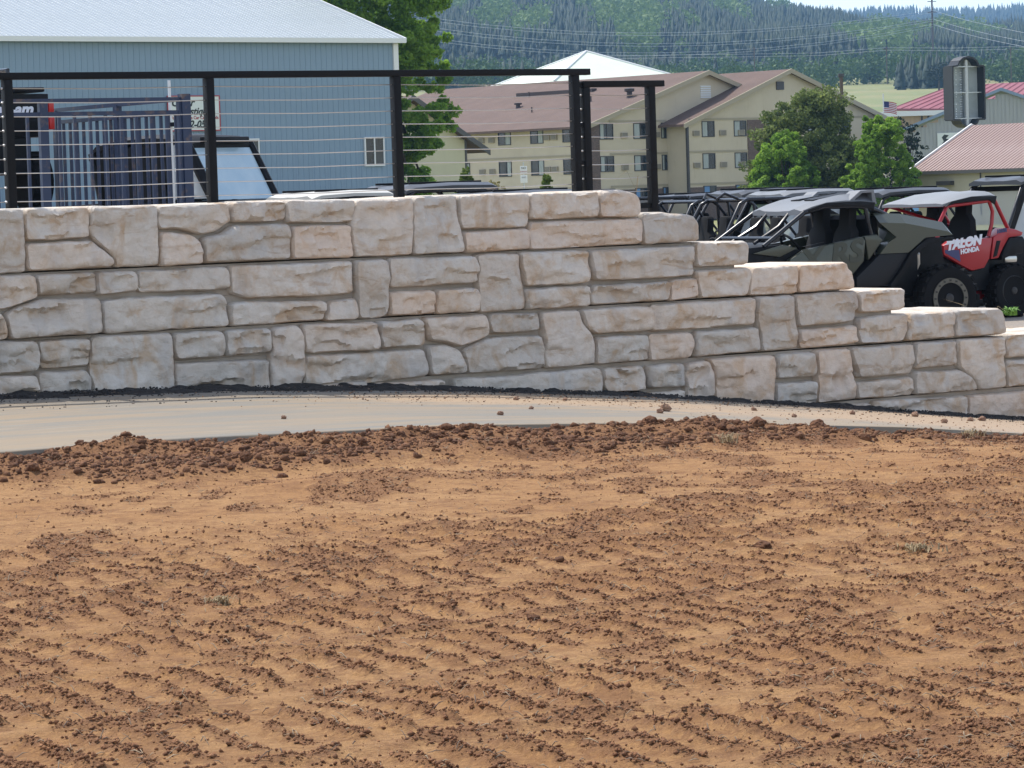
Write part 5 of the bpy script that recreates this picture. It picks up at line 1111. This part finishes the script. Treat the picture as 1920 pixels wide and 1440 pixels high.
# --- generic open side-by-sides and cabs parked along the lot
def utv(label, x, y, ax, ground, roof=None, cage=CAGEB, body=PLAST, h=1.76, length=1.25, rows=1, cab=False, windshield=False, bars=False, name='side_by_side', group=None):
    t = thing(name, label, 'off-road vehicle', (x, y, ground), math.atan2(ax[1], ax[0]), group); L = length
    for xx in (-L * .75, L * .95):
        for s in (1, -1): wheel(t, xx, s * .60, .34, .34, .25, s)
    MB().prism([(-L - .1, .45), (-L - .1, .82), (-L * .55, .85), (-L * .5, .55), (L * .45, .52), (L * .55, .90), (L * 1.0, .86), (L * 1.3, .70), (L * 1.32, .42), (L * .8, .3), (-L * .6, .3)], -.58, .58).build('body', body, t, bevel=.025)
    mirror([(L * .5, .55), (L * .5, .88), (-L * .5, .86), (-L * .52, .55), (-L * .3, .35), (L * .3, .35)], .585, .64, 'door', body, t, .015)
    xr, xf = -L * .55, L * .18
    for s in (1, -1):
        MB().tube([(L * .62, s * .62, .86), (L * .5, s * .62, 1.05), (xf + .12, s * .58, h - .10), (xf, s * .57, h - .045), (xr + .08, s * .57, h - .045), (xr - .02, s * .58, h - .12), (xr - .08, s * .62, .84)], .027, 10).build('cage_side', cage, t, smooth=True)
        MB().tube([(xr + .02, s * .57, h - .06), (-L - .02, s * .55, .84)], .022, 8).build('cage_brace', cage, t, smooth=True)
        if bars: MB().tube([(xf, s * .3, h - .03), (xf + .2, s * .28, h + .05), (xf + .28, s * .2, h - .03)], .02, 8).build('light_mount', cage, t, smooth=True)
    for xx in (xf, xr + .04): MB().tube([(xx, -.58, h - .045), (xx, .58, h - .045)], .024, 8).build('cage_cross', cage, t, smooth=True)
    for k in range(rows):
        for s in (1, -1): seat(t, -.02 - k * .8, s * .30, .55, SEAT, .66)
    steering(t, L * .42, .3, .98)
    if roof:
        rings = []
        for xx, e in ((xf + .16, -.03), (xf + .02, .01), ((xf + xr) / 2, .03), (xr - .06, .02), (xr - .14, -.01)):
            rings.append([Vector((xx, a, h + b_ + e)) for a, b_ in [(-.62, -.05), (-.62, -.01), (-.5, .03), (-.2, .015), (0, .02), (.2, .015), (.5, .03), (.62, -.01), (.62, -.05), (0, -.03)]])
        MB().loft(rings).build('roof', roof, t, smooth=True)
        for s in (1, -1): MB().span((xr, s * .42 - .02, h + .045), (xf, s * .42 + .02, h + .075)).build('roof_rib', PLAST, t, bevel=.006)
    if windshield:
        MB().add([(L * .56, -.58, .92), (L * .56, .58, .92), (xf + .13, .55, h - .1), (xf + .13, -.55, h - .1), (L * .56 + .01, -.58, .92), (L * .56 + .01, .58, .92), (xf + .14, .55, h - .1), (xf + .14, -.55, h - .1)], [(0, 1, 2, 3), (7, 6, 5, 4), (0, 4, 5, 1), (1, 5, 6, 2), (2, 6, 7, 3), (3, 7, 4, 0)]).build('windshield', WSHIELD, t)
    if cab:
        for s in (1, -1):
            MB().prism([(L * .5, .88), (xf + .1, h - .13), (xr + .05, h - .13), (xr - .02, .88)], s * .60, s * .612).build('side_window', SMOKE, t)
            fr_ = MB(); q = [(L * .55, .86), (xf + .13, h - .09), (xr, h - .09), (xr - .06, .86)]; c = (sum(p_[0] for p_ in q) / 4, sum(p_[1] for p_ in q) / 4); qi = [(c[0] + (a - c[0]) * .84, c[1] + (b_ - c[1]) * .82) for a, b_ in q]
            for i in range(4): j = (i + 1) % 4; fr_.prism([q[i], q[j], qi[j], qi[i]], s * .595, s * .625)
            fr_.build('window_frame', PLAST, t)
        MB().span((xr - .07, -.56, .9), (xr - .055, .56, h - .1)).build('rear_window', SMOKE, t)
    return t
AX = (-.911, -.411); GR = 'side-by-sides parked in the gravel lot'
def lot_at(px_, y, g=None): X = bear(px_, 365) * y; return X, y, (float(lot_z(X)) if g is None else g)
X, Y, g = lot_at(1392, 46.5); utv('open black side-by-side with bent cage bars and hanging tag', X, Y, AX, g, None, rows=2, bars=True, h=1.69, length=1.35, group=GR)
X, Y, g = lot_at(1300, 49.5); utv('black caged side-by-side behind the railing end post', X, Y, AX, g, None, rows=1, h=1.66, group=GR)
X, Y, g = lot_at(1475, 50.5); utv('black side-by-side with a pale blue roof left of the olive one', X, Y, AX, g, ROOFG, rows=1, h=1.70, cab=True, length=1.35, group=GR)
X, Y, g = lot_at(1655, 50); utv('dark roofed side-by-side between the olive and red ones', X, Y, AX, g, ROOFD, rows=1, h=1.68, group=GR)
X, Y, g = lot_at(1905, 49); utv('black cabbed side-by-side with grey windows behind the red one', X, Y, (-.87, -.5), g, ROOFD, rows=1, h=1.82, cab=True, length=1.4, group=GR)
X, Y, g = lot_at(590, 42); utv('side-by-side with a flat pale beige roof under the blue building', X, Y, (-.84, -.54), -.36, ROOFW, h=1.80, group=GR)
X, Y, g = lot_at(770, 43); utv('side-by-side with glossy dark ribbed roof behind the railing post', X, Y, (-.84, -.54), -.32, ROOFD, h=1.82, length=1.5, group=GR)
X, Y, g = lot_at(925, 41); utv('side-by-side with low dark roof behind the wall before the cream house', X, Y, (-.84, -.54), -.40, ROOFD, h=1.77, length=1.5, group=GR)
X, Y, g = lot_at(1190, 52); utv('open side-by-side half hidden behind the wall step', X, Y, AX, g, None, h=1.70, group=GR)
X, Y, g = lot_at(1400, 54); utv('black roofed side-by-side in the back row before the motel brick', X, Y, AX, g, ROOFD, h=1.72, rows=2, length=1.5, group=GR)
X, Y, g = lot_at(1265, 56); utv('dark side-by-side in the back row near the railing end', X, Y, AX, g, ROOFD, h=1.66, rows=2, group=GR)
# --- dark cab facing right, behind the railing
G = .40; dz = -G; cb = thing('cab_side_by_side', 'black cabbed utility vehicle with big sloped windshield behind the blue rails', 'off-road vehicle', (-4.0235, 45.589, G), math.atan2(-.54, .84))
for x in (-1.7, 1.15):
    for s in (1, -1): wheel(cb, x, s * .66, .36, .36, .28, s)
MB().prism([(x, z + dz) for x, z in [(-2.5, .9), (-2.5, 1.4), (-1.5, 1.43), (.5, 1.42), (1.3, 1.30), (1.6, 1.1), (1.6, .8), (-2.4, .75)]], -.68, .68).build('body', PLAST, cb, bevel=.03)
rings = []
for x, e in ((.14, -.12), (.0, -.02), (-.5, .02), (-1.1, .0), (-1.5, -.07), (-1.62, -.2)):
    rings.append([Vector((x, a, 2.31 + dz + e + b_)) for a, b_ in [(-.74, -.09), (-.74, -.03), (-.6, .02), (0, .03), (.6, .02), (.74, -.03), (.74, -.09), (0, -.05)]])
MB().loft(rings).build('roof', PLAST, cb, smooth=True)
for s in (1, -1):
    MB().tube([(.08, s * .7, 2.2 + dz), (.51, s * .7, 1.43 + dz)], .075, 8).build('front_pillar', PLAST, cb, smooth=True)
    MB().tube([(-1.60, s * .7, 2.12 + dz), (-1.45, s * .7, 1.42 + dz)], .05, 8).build('rear_pillar', PLAST, cb, smooth=True)
    MB().tube([(-.32, s * .7, 2.26 + dz), (-.2, s * .7, 1.42 + dz)], .04, 8).build('middle_pillar', PLAST, cb, smooth=True)
    MB().prism([(x, z + dz) for x, z in [(-.28, 2.2), (.05, 2.18), (.45, 1.45), (-.18, 1.45)]], s * .70, s * .708).build('side_window', SMOKE, cb)
MB().add([(.53, -.66, 1.43 + dz), (.53, .66, 1.43 + dz), (.12, .66, 2.18 + dz), (.12, -.66, 2.18 + dz), (.515, -.66, 1.43 + dz), (.515, .66, 1.43 + dz), (.105, .66, 2.18 + dz), (.105, -.66, 2.18 + dz)], [(0, 1, 2, 3), (7, 6, 5, 4), (0, 4, 5, 1), (1, 5, 6, 2), (2, 6, 7, 3), (3, 7, 4, 0)]).build('windshield', WSHIELD, cb)
for s in (1, -1): MB().prism([(x, z + dz) for x, z in [(-1.56, 2.12), (-.36, 2.24), (-.30, 1.43), (-1.46, 1.43)]], s * .66, s * .69).build('rear_door_shade', SEAT, cb)  # black panels over the rear doors, painting in the dark cab interior
MB().box((.20, 0, 2.25 + dz), (.10, 1.0, .09)).build('light_bar', PLAST, cb, bevel=.02); MB().prism([(x, z + dz) for x, z in [(-.1, 2.22), (-1.5, 2.15), (-1.45, 1.8), (-.3, 1.85)]], -.02, .02).build('cab_divider', SEAT, cb)
for s in (1, -1): seat(cb, -.45, s * .32, 1.12 + dz, mat('seat_tan', (.16, .14, .12), .8), .75)
MB().box((-1.40, 0, 1.78 + dz), (.06, 1.36, .74)).build('rear_wall', SEAT, cb); MB().tube([(.0, .2, 1.6 + dz), (.02, .52, 1.6 + dz)], .015).build('grab_bar', PLAST, cb)
wr = MB()
for k in range(7): wr.box((.05 + random.uniform(-.1, .1), -.62 + random.uniform(-.03, .06), 1.52 + dz + .055 * k), (.34 * random.uniform(.6, 1), .10, .06), rotm(random.uniform(-.4, .4), random.uniform(-.3, .3), random.uniform(-.5, .5)))
wr.build('plastic_wrap', mat('wrap', (.62, .64, .62), .25), cb, bevel=.012)
# --- trailer with blue rails
RAILB = mat('blue_rail', (.010, .023, .062), .5, .0, layers=[(2, (.016, .032, .08), .4, .7), (7, (.10, .07, .065), .55, .7)])
G = .40; tr = thing('rail_trailer', 'flat trailer with tall blue steel slat rails behind the railing', 'trailer', (-3.6725, 38, G), math.atan2(.54, .84)); dz = -G
MB().span((-5.6, 0, 1.2 + dz), (0, 3.55, 1.36 + dz)).build('deck', RAILB, tr)
def panel(axis, L, name):
    P = (lambda u, w, z: (-u, w, z + dz)) if axis == 'x' else (lambda u, w, z: (w, u, z + dz))
    for z in (2.60, 2.45): MB().span(P(0.03, -.025, z - .02), P(L, .025, z + .025)).build('rail', RAILB, tr)
    n = int(L / .19)
    for k in range(n + 1):
        u = .04 + k * (L - .08) / n; thick = k % 9 == 0
        if thick: MB().span(P(u - .05, -.035, 1.37), P(u + .05, .035, 2.6)).build('post', RAILB, tr)
        else: MB().span(P(u - .016, -.016, 1.37), P(u + .016, .016, 2.43)).build('slat', RAILB, tr)
panel('x', 5.5, 'a'); panel('y', 3.5, 'b')
MB().span((-.055, -.055, 1.37 + dz), (.055, .055, 2.66 + dz)).build('corner_post', RAILB, tr)
for x in (-2.2, -3.1):
    for s, yy in ((-1, -.2), (1, 3.75)): wheel(tr, x, yy, .34, .34, .22, s)
MB().tube([(.0, 1.7, .9), (1.6, 1.7, .6)], .06, 8).build('tongue', RAILB, tr)
pp = thing('white_pole', 'thin white pipe standing at the blue rail corner', 'pole', (-4.0, 39.6, .4)); MB().tube([(0, 0, 0), (.0, 0, 2.48)], [.022, .018], 10).build('pipe', WHITE, pp, smooth=True); MB().box((0, 0, 1.95), (.10, .10, .05)).build('clamp', PLAST, pp)
# --- black box rear with lettering, standing on the trailer
DK = 1.36; bx = thing('cargo_box_vehicle', 'black side-by-side standing on the blue railed trailer, white lettered tailgate', 'off-road vehicle', (-3.6725 + .84 * -.47 - .54 * 2.67, 38 + .54 * -.47 + .84 * 2.67, DK), math.atan2(.54, .84))
MB().span((-1.32, 0, .98), (0, .05, 1.42)).build('tailgate', PLAST, bx, bevel=.012); MB().span((-1.34, .06, .9), (.02, .85, 1.40)).build('cargo_box', PLAST, bx, bevel=.02); MB().span((-1.30, -.02, 1.44), (-.05, .9, 1.50)).build('box_lid', PLAST, bx, bevel=.02)
lr = mat('tail_lamp_red', (.50, .015, .012), .3)
for x in (-1.36, .0):
    for z in (1.06, 1.27): MB().box((x + .02, -.01, z), (.07, .06, .15)).build('tail_lamp', lr, bx, bevel=.015)
text_part('can-am', -.80, 1.17, .20, DECW, bx, -.012, .3, bold=.008)
for x in (-1.12, -.2):
    for yy in (.35, 2.2): wheel(bx, x, yy, .36, .36, .26, 1 if x > -.6 else -1) if False else None
WH = []
for x in (-1.25, -.07):
    for yy in (.4, 2.3):
        w = MB(); w.lathe([(.2, -.12), (.34, -.13), (.36, -.08), (.36, .08), (.34, .13), (.2, .12)], (x, yy, .36), rotm(rz=math.pi / 2), 28)
        for k in range(18):
            a = 2 * math.pi * k / 18; w.box(Vector((x, yy + math.cos(a) * .36, .36 + math.sin(a) * .36)), (.22, .05, .03), Matrix.Rotation(a, 3, 'X') @ Matrix.Rotation(math.pi / 2, 3, 'X'))
        w.build('wheel', TYRE, bx, smooth=True)
MB().span((-1.1, .1, .45), (-.2, 2.6, .95)).build('chassis', PLAST, bx, bevel=.03)
for x in (-1.25, -.07): MB().tube([(x, .95, 1.3), (x, 1.0, 1.75), (x, 1.9, 1.75), (x, 2.3, 1.2)], .03, 8).build('cage_side', CAGEB, bx, smooth=True)

# ------------------------------------------------------------ clods, stones and tufts one can pick out
CL = 'clods of soil along the drive edge'
RK = mat('brown_rock', (.20, .11, .07), .9, layers=[(8, (.28, .17, .11), .4, .65)], bump=(40, .6, .01))
def on_slab(label, s, t, r, seed, m=RK): x, y, z = slab_xy(s, t); lump('rock', label, 'rock', x, y, r, m=m, base=z, seed=seed, sc=(1, 1, .85), group='rocks on the concrete drive')
on_slab('round reddish rock sitting alone on the concrete drive', 4.02, 2.25, .040, 1); on_slab('small orange brown rock beside the round one on the drive', 3.78, 2.5, .024, 2); on_slab('flat brown stone on the drive near the drive edge', 2.3, 2.7, .022, 3)
on_slab('dark pebble alone on the clean part of the drive', .72, 2.55, .018, 4)
for i, (s, t, r) in enumerate(((5.1, 1.9, .02), (4.9, 2.6, .018), (2.9, 2.2, .016), (6.3, 1.6, .022), (6.6, 2.3, .026), (7.2, 1.3, .03), (7.6, 1.5, .024), (8.0, 1.2, .03), (3.4, 1.3, .02), (3.9, 1.2, .018))): on_slab('small loose stone scattered on the dusty end of the drive', s, t, r, 20 + i)
def clod(label, s, t, r, seed, sc=(1, 1, .8)):
    p = wp(s, t, 0); lump('soil_clod', label, 'clod', p.x, p.y, r, zoff=-r * .15, seed=seed, sc=sc, group=CL)
rr = random.Random(9)
big = [(-.95, 4.95, .06), (-.72, 4.95, .055), (-1.05, 5.5, .04), (.18, 4.35, .06), (.55, 4.2, .05), (.62, 4.55, .06), (1.0, 4.15, .05), (1.35, 4.7, .075), (1.55, 4.55, .06), (1.15, 4.75, .05), (2.6, 3.95, .075), (2.75, 4.35, .06), (3.35, 4.1, .085), (3.55, 3.85, .07), (3.95, 4.0, .085), (4.6, 4.1, .05), (5.0, 3.9, .06), (5.9, 4.2, .07), (6.4, 4.1, .06), (6.05, 4.35, .05), (3.4, 5.1, .065), (2.2, 4.5, .05)]
for i, (s, t, r) in enumerate(big): clod('large dark clod of soil in the bank along the drive edge', s, t, r * .62, 40 + i, (1.1, .9, .75))
for i in range(70):
    s = rr.uniform(-2.6, 7.0); t = 3.75 + abs(rr.gauss(0, .55)); clod('fist sized brown clod in the loose bank beside the drive', s, t, rr.uniform(.018, .036), 80 + i)
for i, (x, y, r) in enumerate(((1.02, 13.6, .03), (-1.3, 12.9, .016), (-.25, 12.1, .02), (.05, 11.6, .018), (1.9, 15.2, .02))): lump('soil_clod', 'dark clod lying alone on the open tracked dirt', 'clod', x, y, r, seed=200 + i, sc=(1.3, 1, .7), group='lone clods on the open dirt')
def tuft(label, x, y, n, h, spread, m, name='grass_tuft', z=None, width=.004):
    rg = random.Random(int(abs(x * 100 + y * 10))); z = float(dirt_z(np.array([x]), np.array([y]))[0][0]) if z is None else z; mb = MB()
    for k in range(n):
        a = rg.uniform(0, 6.28); b = Vector((rg.gauss(0, spread * .35), rg.gauss(0, spread * .35), 0)); d = Vector((math.cos(a), math.sin(a), 0)); hh = h * rg.uniform(.4, 1); w = Vector((-d.y, d.x, 0)) * width
        p1 = b + d * hh * .35 + Vector((0, 0, hh * .7)); p2 = b + d * hh * rg.uniform(.6, 1.1) + Vector((0, 0, hh * rg.uniform(.3, .9))); u = Vector((0, 0, width * .6))
        mb.add([b - w, b + w, p1 - w * .7, p1 + w * .7, p2, b + u, p1 + u], [(0, 1, 3, 2), (2, 3, 4), (0, 2, 6, 5), (1, 5, 6, 3), (2, 4, 6), (3, 6, 4)])
    o = mb.build(name, m); o.location = (x, y, z); return tag(o, label, 'grass', kind='stuff')
DRYG = mat('dry_grass', (.36, .27, .15), .9, layers=[(12, (.20, .145, .08), .45, .6)]); GRNG = mat('green_weed', (.11, .24, .03), .7)
tuft('dry uprooted grass tuft lying on the left of the tracked dirt', -1.13, 12.35, 60, .05, .07, DRYG); tuft('pale dry grass clump on the right of the dirt yard', 1.62, 13.25, 80, .035, .12, DRYG)
tuft('thin straw tuft in the soil bank under the long clods', 1.28, 19.6, 40, .08, .10, DRYG); tuft('dry grass at the right end of the soil bank', 3.0, 21.4, 60, .06, .14, DRYG)
p = far_pt(1897, 585, 31); tuft('bright green weed on the wall top beside the red vehicle', p.x, p.y, 40, .11, .06, GRNG, 'green_weed', p.z - .03, .010)
p = far_pt(1884, 585, 31); tuft('little green weed sprout by the beadlock wheel on the wall step', p.x, p.y, 22, .05, .04, GRNG, 'green_weed', p.z - .02, .008)
p = wp(5.62, -.15, 1.38); tuft('single dry grass stem standing on the rounded end stone', p.x, p.y, 2, .28, .01, DRYG, 'dry_grass_stalk', 1.40, .003)
p = wp(9.5, -.4, 0); tuft('dry seed stalks in front of the red vehicle wheel', p.x, p.y, 5, .42, .05, DRYG, 'seed_stalks', .04, .004)

# ------------------------------------------------------------ haze over the valley
hz = MB().span((-2600, -40, -6), (2600, 6900, 420)).build('haze', None); tag(hz, 'thin blue summer haze in the air', 'haze', kind='stuff')
hm = bpy.data.materials.new('haze'); hm.use_nodes = True; hn = hm.node_tree; hn.nodes.clear()
ho = hn.nodes.new('ShaderNodeOutputMaterial'); pv = hn.nodes.new('ShaderNodeVolumePrincipled'); pv.inputs['Color'].default_value = (.36, .64, 1, 1); pv.inputs['Density'].default_value = .00012; pv.inputs['Anisotropy'].default_value = .2
hn.links.new(pv.outputs[0], ho.inputs['Volume']); hz.data.materials.append(hm)
